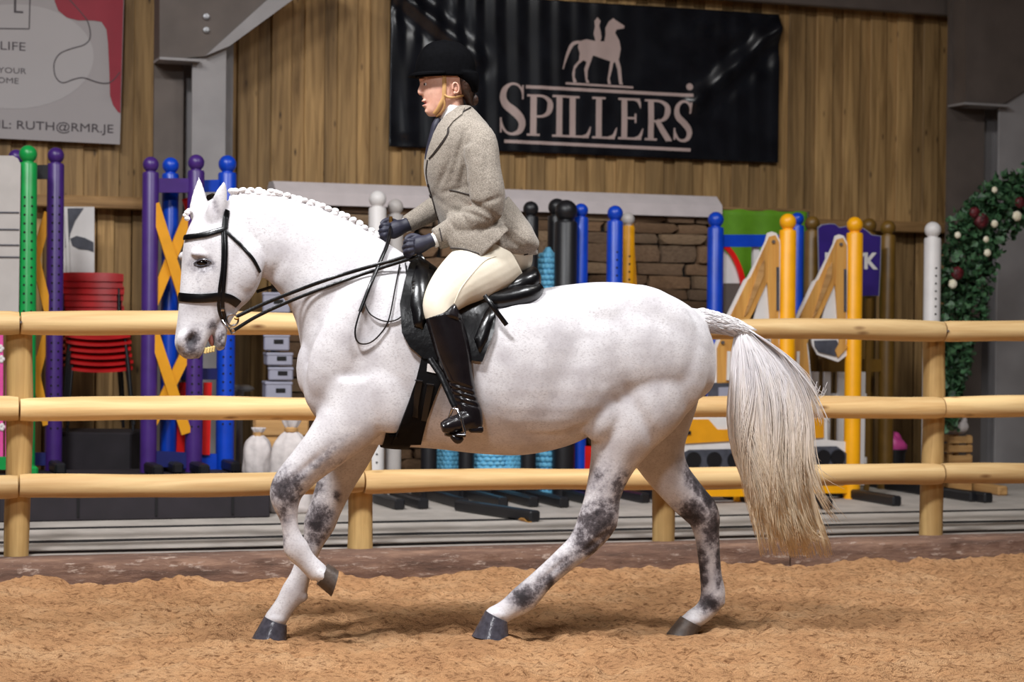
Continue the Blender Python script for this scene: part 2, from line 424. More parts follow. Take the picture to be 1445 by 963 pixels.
# concrete yard: three slabs with shade-painted slots behind the kerb, one wide floor behind
cf = thing('x', '', ''); del cf['label']; del cf['category']; cf.name = 'floor_concrete'; struct(cf); cf.location = FENCE.o; cf.rotation_euler = (0, 0, FENCE.a)
slot_y = [0.0]
for py in (775, 760, 742):
    p = at_z(300, py, GZ); slot_y.append(-(p - FENCE.o).dot(FENCE.n))
MB().box((3, 5.3, -0.16), (24, 10.5, 0.34)).build('under_slab', M['slot'], cf)
edges = [0.004, slot_y[1] - 0.03, slot_y[1] + 0.03, slot_y[2] - 0.04, slot_y[2] + 0.04, slot_y[3] - 0.035, slot_y[3] + 0.035, 12.0]
for i in range(4):
    y0, y1 = edges[2 * i], edges[2 * i + 1]; m = MB()
    n = 60 if i < 3 else 1; rings = []
    for k in range(n + 1):
        x = -6 + 20 * k / n; j = rng.normal(0, 0.010, 4) if 0 < k < n else [0] * 4
        rings.append([Vector((x, y0 + j[0], GZ)), Vector((x, y1 + j[1], GZ)), Vector((x, y1 + j[1], GZ - 0.12)), Vector((x, y0 + j[0], GZ - 0.12))])
    m.loft(rings); m.build('paving_slab', M['concrete'], cf, smooth=None)

for sy, w_ in zip(slot_y[1:], (0.085, 0.11, 0.10)):  # near-black strips covering the slots, their shade painted on
    rings = []
    for k in range(61):
        x = -6 + 20 * k / 60; j = rng.normal(0, 0.006, 2)
        rings.append([Vector((x, sy - w_ / 2 + j[0], GZ + 0.002)), Vector((x, sy + w_ / 2 + j[1], GZ + 0.002)), Vector((x, sy + w_ / 2, GZ - 0.03)), Vector((x, sy - w_ / 2, GZ - 0.03))])
    MB().loft(rings).build('slot_shade_strip', M['slot'], cf, smooth=None)

# ---- back wall of vertical boards
wl = thing('x', '', ''); del wl['label']; del wl['category']; wl.name = 'wall_back'; struct(wl); wl.location = WALL.o; wl.rotation_euler = (0, 0, WALL.a)
x428 = WALL.loc(428, 150).x; pitch = x428 - WALL.loc(381, 150).x
zl = WALL.loc(150, 282, 0.1).z; zr = WALL.loc(1300, 322, 0.1).z; ZB = (zl + zr) / 2
bmA = MB().box((0, 0, 0), (pitch * 0.60, 0.024, 4.2), bev=0.005).mesh('board', M['board'])
bmB = MB().box((0, 0, 0), (pitch * 0.56, 0.022, 4.2), bev=0.004).mesh('board', M['board'])
bmC = MB().box((0, 0, 0), (pitch * 0.48, 0.024, ZB - 0.02), bev=0.004).mesh('board', M['board'])
k0 = int((-7.0) / pitch); k1 = int(7.5 / pitch)
for k in range(k0, k1):
    x = x428 + (k + 0.32) * pitch
    inst(bmA, 'board', wl, (x, -0.012 + rng.normal(0, 0.002), ZB + 2.1))
    inst(bmB, 'board', wl, (x + pitch * 0.5, 0.014, ZB + 2.1))
    for q in (0, 0.5):
        inst(bmC, 'board', wl, (x + pitch * q, 0.10 + (0.012 if q else -0.012), ZB / 2))
MB().box((0.3, 0.16, 2.8), (15, 0.06, 5.8)).build('backing', M['slot'], wl)
m = MB().box((0.3, -0.03, ZB - 0.005), (15, 0.11, 0.085), bev=0.006); m.build('sill_beam', M['board_h'], wl)

# side returns and roof so that the hall is closed
for nm, c, s in (('wall_left', (-8.4, 4, 3.2), (0.1, 22, 6.6)), ('wall_right', (9.6, 5, 3.2), (0.1, 24, 6.6))):
    struct(MB().box(c, s).build(nm, M['steeldark']))
struct(MB().box((0.6, 4.5, 7.4), (19, 27, 0.1)).build('ceiling', M['steeldark']))

# ---- steel columns with haunch, eaves purlin
def column(px_web0, px_web1, px_fl1, off, label, haunch):
    a = WALL.loc(px_web0, 150, off).x; b = WALL.loc(px_web1, 150, off).x; c = WALL.loc(px_fl1, 150, off).x
    t = thing('steel_column', label, 'column', WALL.world(b, -off, GZ), WALL.a)
    H = 4.6; w = c - b; d = 0.30
    # an I section seen on its corner: front flange, web, rear flange
    MB().box((w / 2, -0.01, H / 2), (w, 0.022, H), bev=0.003).build('flange', M['steel'], t)
    MB().box((w / 2, d, H / 2), (w + (b - a), 0.022, H), bev=0.003, mat=None).build('flange', M['steel'], t)
    MB().box((w * 0.5, d / 2, H / 2), (0.016, d, H)).build('web', M['steel'], t)
    MB().box((-(b - a) / 2 - 0.012, 0.16, H / 2), (b - a - 0.03, 0.03, H)).build('cladding_strip', M['steeldark'], t)
    if haunch:
        P = [WALL.loc(x, y, off + 0.02) for x, y in haunch]
        poly = [(p.x - b, p.z - GZ) for p in P]
        MB().prism(poly, -0.05, 0.16).build('haunch', M['steeldark'], t)
        q = [WALL.loc(x, y, off + 0.04) for x, y in ((288, 80), (322, 66), (412, 0), (470, -42), (420, -42), (385, -8))]
        MB().prism([(p.x - b, p.z - GZ) for p in q], -0.09, 0.17).build('rafter_flange', M['steel'], t)
        e = WALL.loc(232, 85, off).z - GZ
        MB().box((-(b - a) / 2 + 0.02, 0.02, e), ((b - a) + 0.05, 0.24, 0.018)).build('stiffener', M['steel'], t)
        for (x, y) in ((292, 23), (292, 42)):
            p = WALL.loc(x, y, off + 0.08)
            MB().lathe((0, 0, 0), [(0.0, 0), (0.022, 0), (0.022, 0.012), (0.012, 0.014), (0.012, 0.026), (0, 0.026)], 8).build('bolt', M['silver'], t, loc=(p.x - b, -0.055, p.z - GZ)).rotation_euler = (math.pi / 2, 0, 0)
    return t
column(222, 270, 318, 0.55, 'grey steel column carrying a sloping rafter beside the white poster', [(224, 86), (288, 80), (385, -8), (430, -42), (224, -42)])
column(1352, 1408, 1462, 0.5, 'grey steel column behind the ivy garland', [(1360, 150), (1412, 148), (1470, 112), (1500, 80), (1500, -42), (1360, -42)])
p0 = WALL.loc(870, 0, 0.2); p1 = WALL.loc(1400, 14, 0.2)
m = MB().box((0.5, 0, 0), (14, 0.09, 0.2), bev=0.01); m.box((0.5, 0.04, 0.11), (14, 0.16, 0.02))
ea = m.build('trim_2', M['steeldark'], loc=WALL.world(0, -0.14, (p0.z + p1.z) / 2 + 0.10)); ea.rotation_euler = (0, 0, WALL.a); struct(ea)

# ---- fence of round rails
fe = thing('fence', 'round-rail pale timber fence along the sand track', 'fence', FENCE.o, FENCE.a)
def wobble_tube(L, r, axis, seed, n=26, seg=14, taper=0.0):
    m = MB(); rings = []; rr = np.random.default_rng(seed); ph = rr.uniform(0, 6, 4)
    for i in range(n + 1):
        t = i / n; rad = r * (1 + 0.035 * math.sin(t * 5 + ph[0]) + 0.02 * math.sin(t * 17 + ph[1])) * (1 - taper * t)
        if i in (0, n): rad *= 0.93
        dx, dy = 0.006 * math.sin(t * 6 + ph[2]), 0.006 * math.sin(t * 5 + ph[3]); ring = []
        for j in range(seg):
            a = 2 * math.pi * j / seg; q = rad * (1 + 0.03 * math.sin(2 * a + ph[1] + t * 3))
            v = (dx + q * math.cos(a), dy + q * math.sin(a))
            ring.append(Vector((t * L, v[0], v[1])) if axis == 'x' else Vector((v[0], v[1], t * L)))
        rings.append(ring)
    return m.loft(rings)
post_x = [fx(25, 785), fx(508, 778), fx(938, 765), fx(1318, 755)]
sp = (post_x[3] - post_x[0]) / 3; post_x = [post_x[0] - sp] + post_x + [post_x[3] + sp]
ZT = [(FENCE.loc(30, y, 0.1).z + FENCE.loc(1320, y2, 0.1).z) / 2 for y, y2 in ((455, 467), (578, 575), (688, 670))]
for i, x in enumerate(post_x):
    wobble_tube(ZT[0] + 0.03, 0.066, 'z', 20 + i).build('post', M['post'], fe, smooth=50, loc=(x, 0.03, 0))
    MB().tube([(x, -0.14, ZT[0]), (x, -0.11, ZT[0])], 0.007, 6).build('nail', M['steeldark'], fe)
for r_, z in enumerate(ZT):
    for i in range(5):
        x0, x1 = post_x[i] + 0.003, post_x[i + 1] - 0.003
        o = wobble_tube(x1 - x0 - 0.004, 0.061, 'x', 40 + i + 9 * r_, n=40).build('rail', M['rail'], fe, smooth=50, loc=(x0, -0.075, z))

# ---- SPILLERS banner
BC = [(551, -14), (1101, 20), (1098, 230), (549, 207)]
BL_ = [WALL.loc(x, y, 0.07) for x, y in BC]
bx0 = BL_[3].x
def seg_d(s, t, a, b):
    a = np.array(a); b = np.array(b); d = b - a; L = (d * d).sum(); px = s - a[0]; py = t - a[1]
    k = np.clip((px * d[0] + py * d[1]) / L, 0, 1); return np.hypot(px - k * d[0], py - k * d[1]), k
def bdisp(s, t):
    """outward bulge of the banner cloth; s,t 0..1 from its top left corner, aspect 2.6"""
    S = s * 2.62
    env = 0.55 + 0.45 * np.sin(S * 2.1 + 1) ; 
    d = 0.0075 * np.sin(S * 46 + 2.5 * vnoise2(S * 3, t * 1.3, 3)) * env + 0.012 * (vnoise2(S * 4, t * 3, 5) - .5)
    for a, b, w, h in (((0.06, 0.02), (0.55, 0.40), 0.05, 0.035), ((2.60, 0.10), (2.02, 0.62), 0.05, 0.040), ((2.02, 0.62), (1.6, 0.78), 0.08, 0.012), ((2.60, 0.12), (1.9, 0.2), 0.06, 0.016), ((0.03, 0.05), (0.1, 0.9), 0.04, 0.02)):
        q, k = seg_d(S, t, a, b); d = d + h * np.exp(-(q / w) ** 2) * (1 - 0.6 * k) - 0.4 * h * np.exp(-((q - 2 * w) / w) ** 2) * (1 - 0.6 * k)
    return d
def bpos(s, t):
    top = BL_[0].lerp(BL_[1], s); bot = BL_[3].lerp(BL_[2], s); return top.lerp(bot, t)
def b_st(px, py):
    s = (px - 550) / 549.5; yt = -14 + 34 * s; yb = 207 + 23 * s; return s, (py - yt) / (yb - yt)
bn = thing('banner', 'wide black vinyl banner with pale horse emblem on the boarded wall', 'banner', WALL.world(bx0, -0.07, BL_[3].z), WALL.a)
base = Vector((bx0, -0.07, BL_[3].z))
NX, NY = 260, 90
S_, T_ = np.meshgrid(np.linspace(0, 1, NX), np.linspace(0, 1, NY)); D_ = bdisp(S_, T_)
m = MB(); vs = []
for j in range(NY):
    for i in range(NX):
        p = bpos(S_[j, i], T_[j, i]) - base; vs.append((p.x, -D_[j, i], p.z))
m.add(vs, [(j * NX + i, (j + 1) * NX + i, (j + 1) * NX + i + 1, j * NX + i + 1) for j in range(NY - 1) for i in range(NX - 1)])
def vinyl():
    k = N('black_vinyl'); mp = k.coords((3, 3, 3)); nz = k.n('ShaderNodeTexNoise', i_Scale=2.0, i_Detail=4.0); k.l(mp, 0, nz, 'Vector')
    r = k.ramp([(0.3, lin((14, 15, 20))), (0.7, lin((26, 28, 34)))]); k.l(nz, 0, r, 0); k.l(r, 0, k.b, 'Base Color')
    k.b.inputs['Roughness'].default_value = 0.24; return k.m
M['vinyl'] = vinyl(); M['print'] = plain('pale_pink_print', (186, 164, 158), 0.5, 0.05)
sheet = m.build('banner_sheet', M['vinyl'], bn, smooth=180)
sd = sheet.modifiers.new('thick', 'SOLIDIFY'); sd.thickness = 0.003; sd.offset = 1
def print_pts(pts, lift=0.004):
    s, t = zip(*[b_st(x, y) for x, y in pts]); d = bdisp(np.array(s), np.array(t)); out = []
    for a, b_, e in zip(s, t, d):
        p = bpos(a, b_) - base; out.append((p.x, -e - lift, p.z))
    return out
def fill_px(poly, step=3.0):
    """triangulated fill of a pixel polygon with inner points, so that print follows the cloth"""
    P = []; n = len(poly)
    for i in range(n):
        a = Vector(poly[i]); b = Vector(poly[(i + 1) % n]); k = max(1, int((b - a).length / step))
        P += [a.lerp(b, j / k) for j in range(k)]
    nb = len(P); xs = [p.x for p in P]; ys = [p.y for p in P]; Q = list(P)
    x = min(xs) + step / 2
    while x < max(xs):
        y = min(ys) + step / 2
        while y < max(ys): Q.append(Vector((x, y))); y += step
        x += step
    v, e, f, *_ = delaunay_2d_cdt(Q, [(i, (i + 1) % nb) for i in range(nb)], [list(range(nb))], 1, 1e-5)
    return [tuple(p) for p in v], [tuple(q) for q in f]
def ribbon_px(pts, w, k=5, smooth=True):
    """pixel polyline with widths -> outline polygon"""
    P = catmull([(x, y, ww) for (x, y), ww in zip(pts, w)], k) if smooth and len(pts) > 2 else [np.array((x, y, ww), float) for (x, y), ww in zip(pts, w)]
    L, R = [], []
    for i in range(len(P)):
        t = P[min(i + 1, len(P) - 1)][:2] - P[max(i - 1, 0)][:2]; t = t / (np.hypot(*t) + 1e-9); n = np.array((-t[1], t[0]))
        L.append(tuple(P[i][:2] + n * P[i][2] / 2)); R.append(tuple(P[i][:2] - n * P[i][2] / 2))
    return L + R[::-1]
def printed(name, polys, mat, parent, lift=0.004):
    m = MB()
    for poly in polys:
        v, f = fill_px(poly); q = print_pts(v, lift)
        a, b_, c = (Vector(q[i]) for i in f[0][:3])
        if (b_ - a).cross(c - a).y > 0: f = [t[::-1] for t in f]
        m.add(q, f)
    return m.build(name, mat, parent, smooth=180)
def glyph(ch, x0, x1, yt0, yb0, sl=0.042, th=8.5, tn=3.0):
    W = x1 - x0
    def q(u, v): x = x0 + u * W; return (x, yb0 + sl * (x - x0) + (yt0 - yb0) * v)
    def rb(uv, w, sm=True): return ribbon_px([q(*p) for p in uv], w, 6, sm)
    serif = lambda u, v, h: rb([(u - h, v), (u + h, v)], [tn, tn], False)
    stem = lambda u: rb([(u, 0), (u, 1)], [th, th], False)
    if ch == 'I': return [stem(.5), serif(.5, .0, .45), serif(.5, 1, .45)]
    if ch in 'PR':
        o = [stem(.24), serif(.24, 0, .24), rb([(.0, 1), (.5, 1)], [tn, tn], False),
             rb([(.26, .99), (.6, .985), (.84, .88), (.88, .73), (.8, .57), (.58, .48), (.26, .47)], [tn, tn * 1.2, th * .8, th, th * .8, tn * 1.2, tn])]
        if ch == 'R': o += [rb([(.46, .50), (.70, .24), (.94, .0)], [th * .8, th, th * 1.05], False), serif(.94, .0, .12)]
        return o
    if ch == 'L': return [stem(.26), serif(.26, 1, .26), rb([(.0, .0), (.9, .0)], [tn, tn], False), rb([(.66, .0), (.86, .06), (.97, .27)], [tn * 1.4, tn * 1.6, 1])]
    if ch == 'E':
        return [stem(.24), rb([(0, 1), (.86, 1)], [tn, tn], False), rb([(.66, 1), (.82, .95), (.88, .78)], [tn, tn * 1.5, 1]), rb([(.24, .52), (.68, .52)], [tn, tn], False),
                rb([(.68, .64), (.68, .40)], [tn * .8, tn * .8], False), rb([(.0, .0), (.92, .0)], [tn, tn], False), rb([(.66, .0), (.86, .06), (.98, .27)], [tn * 1.4, tn * 1.6, 1])]
    if ch == 'S':
        return [rb([(.88, .72), (.84, .88), (.66, .985), (.42, .99), (.20, .88), (.14, .72), (.26, .58), (.52, .47), (.78, .33), (.86, .20), (.76, .06), (.50, 0.0), (.26, .04), (.10, .16), (.05, .30)],
                   [1, tn, tn, tn * 1.3, th * .8, th, th * 1.15, th * 1.2, th * 1.15, th, th * .8, tn * 1.3, tn, tn * 1.2, 1]), rb([(.88, .98), (.88, .70)], [tn * .8, tn * .8], False), rb([(.05, .02), (.05, .32)], [tn * .8, tn * .8], False)]
for ch, x0, x1, yt, yb, th in (('S', 697, 733, 117, 188, 9.5), ('P', 735, 771, 134, 189.5, 8.2), ('I', 769, 790, 135, 191, 8.2), ('L', 789, 825, 136, 191.8, 8.2), ('L', 826, 862, 137.5, 193.3, 8.2), ('E', 863, 899, 139, 194.5, 8.2), ('R', 901, 938, 141, 196, 8.2), ('S', 943, 970, 142.5, 198, 7.6)):
    printed('letter', glyph(ch, x0, x1, yt, yb, th=th), M['print'], bn)
for a, b_, w in (((733, 122), (970, 134.5), 4.6), ((704, 199), (968, 211.5), 4.6), ((788, 117), (884, 123), 3.0)):
    printed('printed_rule', [ribbon_px([a, b_], [w, w], smooth=False)], M['print'], bn)
zz = lambda L: [(765 + x / 4.477, 10 + y / 4.477) for x, y in L]
printed('emblem_horse', [zz([(185, 215), (230, 200), (290, 212), (345, 215), (352, 170), (350, 130), (370, 90), (398, 68), (420, 85), (470, 116), (468, 132), (420, 140), (412, 160), (440, 210), (450, 260), (442, 310), (438, 330), (452, 380), (460, 470), (466, 488), (445, 488), (440, 470), (430, 390), (415, 345), (405, 350), (395, 400), (382, 450), (390, 485), (372, 485), (368, 455), (378, 390), (385, 340), (330, 322), (275, 302), (266, 330), (252, 370), (242, 400), (241, 450), (254, 475), (235, 478), (228, 450), (220, 390), (235, 345), (215, 332), (182, 360), (162, 390), (160, 440), (174, 472), (152, 475), (145, 420), (155, 370), (185, 335), (190, 290), (178, 250)]),
                        ribbon_px(zz([(190, 218), (145, 232), (112, 300), (85, 390)]), [4, 5, 4, 1.2])], M['print'], bn)
printed('emblem_rider', [zz([(290, 214), (276, 165), (284, 120), (280, 85), (298, 62), (318, 85), (310, 116), (320, 150), (326, 190), (318, 216)])], M['print'], bn)
printed('registered_mark', [[(966 + 5 * math.cos(a), 122 + 5 * math.sin(a)) for a in [k * math.pi / 6 for k in range(12)]]], M['print'], bn)

# ---- white poster on the left
M['poster'] = plain('poster_paper', (160, 153, 153), 0.55, 0.03, 2); M['posterlight'] = plain('poster_pale_ring', (172, 166, 166), 0.55, 0.03, 2)
M['posterred'] = plain('poster_crimson', (146, 22, 44), 0.55, 0.05); M['ink'] = plain('poster_ink', (70, 62, 66), 0.6, 0.05)
PO = [(-150, -60), (176, -46), (169, 204), (-150, 188)]
pp = [WALL.loc(x, y, 0.10) for x, y in PO]; pb = Vector((pp[3].x, -0.10, pp[3].z))
po = thing('poster', 'large white poster with a crimson blot and email lettering beside the steel column', 'poster', WALL.world(pb.x, -0.10, pb.z), WALL.a)
def flat_px(name, polys, mat, parent, base_, fr, off, th=0.003, lift=0.0):
    m = MB()
    for poly in polys:
        L = [fr.loc(x, y, off) - base_ for x, y in poly]; m.prism([(p.x, p.z) for p in L], -lift - th, -lift)
    return m.build(name, mat, parent, smooth=None)
flat_px('poster_sheet', [PO], M['poster'], po, pb, WALL, 0.10, 0.006)
flat_px('pale_ring', [[(20 + 112 * math.cos(a), 80 + 74 * math.sin(a)) for a in [k * 2 * math.pi / 40 for k in range(40)] if True]], M['posterlight'], po, pb, WALL, 0.10, 0.002, 0.006)
flat_px('crimson_blot', [[(70, -44), (77, 2), (82, 15), (94, 25), (110, 29), (130, 29), (143, 31), (150, 42), (152, 60), (154, 100), (155, 135), (159, 148), (166, 158), (169.5, 160), (175, -45)]], M['posterred'], po, pb, WALL, 0.10, 0.002, 0.0085)
flat_px('thin_curve', [ribbon_px([(98, 0), (114, 18), (124, 32), (127, 52), (119, 63), (100, 69), (84, 76), (76, 90), (78, 108), (88, 117), (104, 112), (118, 110), (140, 117), (156, 116), (169, 102)], [1.3] * 15, 4)], M['ink'], po, pb, WALL, 0.10, 0.002, 0.011)
flat_px('frame_rule', [ribbon_px([(-60, 40), (41, 41)], [1.6] * 2, smooth=False), ribbon_px([(41, 41), (43, -40)], [1.6] * 2, smooth=False)], M['ink'], po, pb, WALL, 0.10, 0.002, 0.0085)
def put_text(body, px, py, hpx, fr, off, base_, parent, mat, lift, sx=1.0):
    a = fr.loc(px, py, off) - base_; h = fr.loc(px, py - hpx, off).z - fr.loc(px, py, off).z
    me = text_mesh(body, h / 0.70); me.materials.clear(); me.materials.append(mat)
    o = inst(me, 'lettering', parent, (a.x, -lift, a.z), (math.pi / 2, math.radians(0), 0), (sx, 1, 1)); return o
put_text('L', 17, 18, 22, WALL, 0.10, pb, po, M['ink'], 0.0095)
put_text('LIFE', -1, 70, 12, WALL, 0.10, pb, po, M['ink'], 0.0095, 1.25)
put_text('F YOUR', -14, 102, 8, WALL, 0.10, pb, po, M['ink'], 0.0095, 1.25)
put_text('ECOME', -22, 116, 8, WALL, 0.10, pb, po, M['ink'], 0.0095, 1.25)
put_text('EMAIL: RUTH@RMR.JE', -46, 179, 12, WALL, 0.10, pb, po, M['ink'], 0.0095, 1.22)
# ================================================================== PROPS BEHIND THE FENCE
def prop(name, label, cat, px, Y, zbase=GZ, deg=20.4, group=None):
    """a thing standing at picture column px, distance Y; returns (empty, frame, local converter)"""
    fr = Frame(at(px, 480, Y), deg); o = fr.hit(px, 480); fr.o = Vector((o.x, o.y, 0))
    t = thing(name, label, cat, (o.x, o.y, zbase), fr.a, group)
    def L(x, y, off=0.0):
        p = fr.loc(x, y, off); return Vector((p.x, p.y, p.z - zbase))
    return t, fr, L
def post_parts(t, L, px, ytop, ybot, rpx, mat, zb=0.0, off=0.0, holes=0, hmat=None, ballmat=None, dx=0.0, seg=20):
    """round upright with a ball finial; px at mid height"""
    a = L(px, (ytop + ybot) / 2, off); r = (L(px + rpx, ytop, off) - L(px - rpx, ytop, off)).x / 2
    zt = L(px, ytop, off).z; rb = r * 0.98; zc = zt - rb; zs = zc - rb * 0.95
    MB().lathe((a.x, a.y, 0), [(0, zb), (r, zb), (r, zs - 0.012), (r * 0.9, zs), (0, zs)], seg).build('post', mat, t)
    MB().lathe((a.x, a.y, 0), [(0, zs - 0.002), (r * .62, zs)] + [(max(rb * math.cos(q), 0.0), zc + rb * math.sin(q)) for q in np.linspace(-0.9, math.pi / 2, 10)], seg).build('ball_finial', ballmat or mat, t)
    if holes:
        m = MB()
        for side in ((-0.45, 0.35) if holes == 2 else (-0.1,)):
            z = zs - 0.22
            while z > zb + 0.25:
                d = Vector((math.sin(side), -math.cos(side), 0)); c = Vector((a.x, a.y, z))
                m.tube([c + d * (r - 0.004), c + d * (r + 0.0015)], 0.008, 6); z -= 0.055
        m.build('pin_holes', hmat or M['hole'], t, kind='stuff')
    return a, r, zs
def bar(t, L, name, p, q, hpx, mat, off=0.0, th=0.035):
    """flat board between two pixel points"""
    poly = ribbon_px([p, q], [hpx, hpx], smooth=False); P = [L(x, y, off) for x, y in poly]
    return MB().prism([(v.x, v.z) for v in P], -off - th / 2, -off + th / 2).build(name, mat, t, smooth=None)
def panel(t, L, name, poly, mat, off=0.0, th=0.02, smooth=None):
    P = [L(x, y, off) for x, y in poly]
    return MB().prism([(v.x, v.z) for v in P], -off - th / 2, -off + th / 2).build(name, mat, t, smooth=smooth)
def feet(t, xs, length=0.62, mat=None, zb=0.0, w=0.07):
    for x in xs:
        MB().box((x, -length * 0.22, zb + 0.035), (w, length, 0.07), bev=0.012).build('foot', mat or M['black'], t)

# ---- black platform on the left that carries the coloured stands
PT = 0.36
t, fr, L = prop('platform', 'long low black platform carrying the purple and blue jump stands', 'platform', 200, 11.95, GZ, 17.0)
a = L(-60, 740).x; b_ = L(381, 740).x
MB().box(((a + b_) / 2, 0.52, (PT - GZ) / 2 - 0.01), (b_ - a, 1.04, PT - GZ - 0.02), bev=0.008).build('body', M['rubber'], t)
MB().box(((a + b_) / 2, 0.52, PT - GZ - 0.01), (b_ - a + 0.02, 1.06, 0.02), bev=0.006).build('top_mat', M['rubber'], t)
for i in range(4):
    x = a + (b_ - a) * (i + 0.5) / 4; MB().box((x, -0.004, (PT - GZ) / 2), (0.012, 0.01, PT - GZ - 0.05)).build('joint_strip', M['hole'], t)
YL = 12.75
# green stand with pale panel
t, fr, L = prop('jump_stand', 'bright green jump stand with a white lined panel at the fence end', 'jump stand', 41, 12.5, PT)
a, r, zs = post_parts(t, L, 38, 205, 660, 13.2, M['green'], holes=2)
post_parts(t, L, -118, 205, 660, 13.2, M['green'])
bar(t, L, 'cross_bar', (-118, 650), (38, 655), 18, M['green']); feet(t, [a.x, L(-118, 600).x], 0.5, M['green'])
P = [(-90, 219), (18, 220), (25, 224), (29, 232), (26, 446), (-90, 444)]
panel(t, L, 'panel', P, M['offwhite'], 0.05)
for k, y in enumerate((300, 324, 346, 363)): bar(t, L, 'panel_line', (-88, y - 1), (27, y), 1.6, M['darkgrey'], 0.065, 0.006)
# pink board lower left
t, fr, L = prop('filler_board', 'pink painted filler board with white blossoms at the fence end', 'filler board', 2, 12.6, PT)
panel(t, L, 'board', [(-80, 462), (4, 462), (4, 664), (-80, 664)], M['pink'], 0.12, 0.03)
panel(t, L, 'edge_board', [(9, 462), (14, 462), (12, 664), (7, 664)], M['pink'], 0.14, 0.03)
for (x, y) in ((0, 492), (1, 507), (-12, 600), (2, 603), (-25, 530)):
    p = L(x, y, 0.14); m = MB()
    for q in range(5): m.ball((p.x + 0.014 * math.cos(q * 1.257), p.y, p.z + 0.014 * math.sin(q * 1.257)), (0.012, 0.004, 0.012), 8)
    m.build('blossom', M['white'], t)
# purple stand behind the green one, ochre lattice
t, fr, L = prop('jump_stand', 'purple jump stand with ochre lattice next to the green stand', 'jump stand', 50, YL, PT)
xs = [post_parts(t, L, 21, 211, 664, 11.5, M['purple'])[0].x, post_parts(t, L, 77, 208, 664, 12.2, M['purple'], holes=2)[0].x]
bar(t, L, 'cross_bar', (22, 243), (77, 243), 20, M['black']); bar(t, L, 'cross_bar', (18, 648), (74, 648), 18, M['navy']); feet(t, xs, 0.5)
for p, q in (((34, 300), (68, 440)), ((68, 300), (30, 440)), ((34, 455), (66, 600)), ((66, 470), (30, 610))): bar(t, L, 'lattice_slat', p, q, 12, M['ochre'], 0.02 if p[0] < q[0] else -0.02, 0.03)
# purple stand with lattice next to the horse's head
t, fr, L = prop('jump_stand', 'purple jump stand with ochre lattice beside the blue stand', 'jump stand', 245, YL, PT)
xs = [post_parts(t, L, 211, 221, 664, 11.6, M['purple'])[0].x, post_parts(t, L, 275, 218, 666, 11.8, M['purple'], holes=2)[0].x]
bar(t, L, 'cross_bar', (212, 262), (280, 262), 20, M['purple']); bar(t, L, 'cross_bar', (207, 647), (268, 650), 22, M['navy']); feet(t, xs, 0.5)
for i, (p, q) in enumerate((((217, 288), (266, 442)), ((266, 305), (210, 442)), ((214, 462), (263, 612)), ((266, 492), (206, 614)))): bar(t, L, 'lattice_slat', p, q, 15, M['ochre'], 0.03 if i % 2 == 0 else 0.0, 0.028)
# blue stand with red slats
t, fr, L = prop('jump_stand', 'blue jump stand with red slats behind the grey horse head', 'jump stand', 290, YL + 0.25, PT)
xs = [post_parts(t, L, 239, 222, 656, 12, M['blue'])[0].x, post_parts(t, L, 319, 219, 664, 12.8, M['blue'], holes=2)[0].x]
bar(t, L, 'cross_bar', (246, 264), (320, 262), 17, M['blue']); bar(t, L, 'cross_bar', (232, 650), (314, 652), 22, M['blue']); bar(t, L, 'cross_bar', (240, 528), (316, 528), 16, M['navy']); feet(t, xs, 0.5)
for p, q in (((258, 540), (254, 640)), ((293, 540), (290, 642)), ((262, 280), (278, 330)), ((280, 330), (262, 480))): bar(t, L, 'slat', p, q, 11, M['red'], 0.03, 0.025)

# ---- stack of red chairs
def chair_mesh():
    W, D = 0.43, 0.40; seat = MB(); NXs, NYs = 12, 10; vs = []
    for k, th in ((0, 0.0), (1, -0.018)):
        for j in range(NYs):
            for i in range(NXs):
                u = i / (NXs - 1) * 2 - 1; v = j / (NYs - 1)
                vs.append((u * W / 2 * (1 - 0.06 * v), -D / 2 + v * D, 0.44 + 0.02 * u * u - 0.02 * v + th - (0.03 * (1 - v * 6) if v < 0.16 else 0)))
    n = NXs * NYs; fs = []
    for j in range(NYs - 1):
        for i in range(NXs - 1):
            a = j * NXs + i; fs += [(a, a + 1, a + NXs + 1, a + NXs), (n + a + NXs, n + a + NXs + 1, n + a + 1, n + a)]
    for i in range(NXs - 1):
        fs += [(i + 1, i, n + i, n + i + 1), ((NYs - 1) * NXs + i, (NYs - 1) * NXs + i + 1, n + (NYs - 1) * NXs + i + 1, n + (NYs - 1) * NXs + i)]
    for j in range(NYs - 1):
        a = j * NXs; fs += [(a, a + NXs, n + a + NXs, n + a)]; a = j * NXs + NXs - 1; fs += [(a + NXs, a, n + a, n + a + NXs)]
    seat.add(vs, fs)
    back = MB(); rings = []
    for i in range(13):
        u = i / 12 * 2 - 1; y = D / 2 - 0.05 * u * u + 0.03; w = W / 2 * u
        h = 0.060 - 0.008 * u ** 4
        rings.append([Vector((w, y + 0.018, 0.79)), Vector((w, y + 0.024, 0.79 + h)), Vector((w, y + 0.036, 0.79 + h)), Vector((w, y + 0.030, 0.79))])
    back.loft(rings)
    legs = []
    for sx in (-1, 1):
        for sy in (-1, 1):
            legs.append(MB().tube([(sx * 0.18, sy * 0.16, 0.43), (sx * 0.205, sy * 0.2, 0.2), (sx * 0.22, sy * 0.22, 0.0)], 0.011, 8))
    fr_ = [MB().tube([(sx * 0.17, 0.17, 0.42), (sx * 0.19, 0.225, 0.55), (sx * 0.19, 0.25, 0.80)], 0.010, 8) for sx in (-1, 1)]
    return seat.mesh('seat', M['redseat'], 50), back.mesh('backrest', M['redseat'], 50), [l.mesh('leg', M['black'], 50) for l in legs], [f.mesh('back_upright', M['black'], 50) for f in fr_]
cs, cb, cl, cu_ = chair_mesh()
pc = at(136, 480, 13.45); zt_ = at(136, 384, 13.45).z
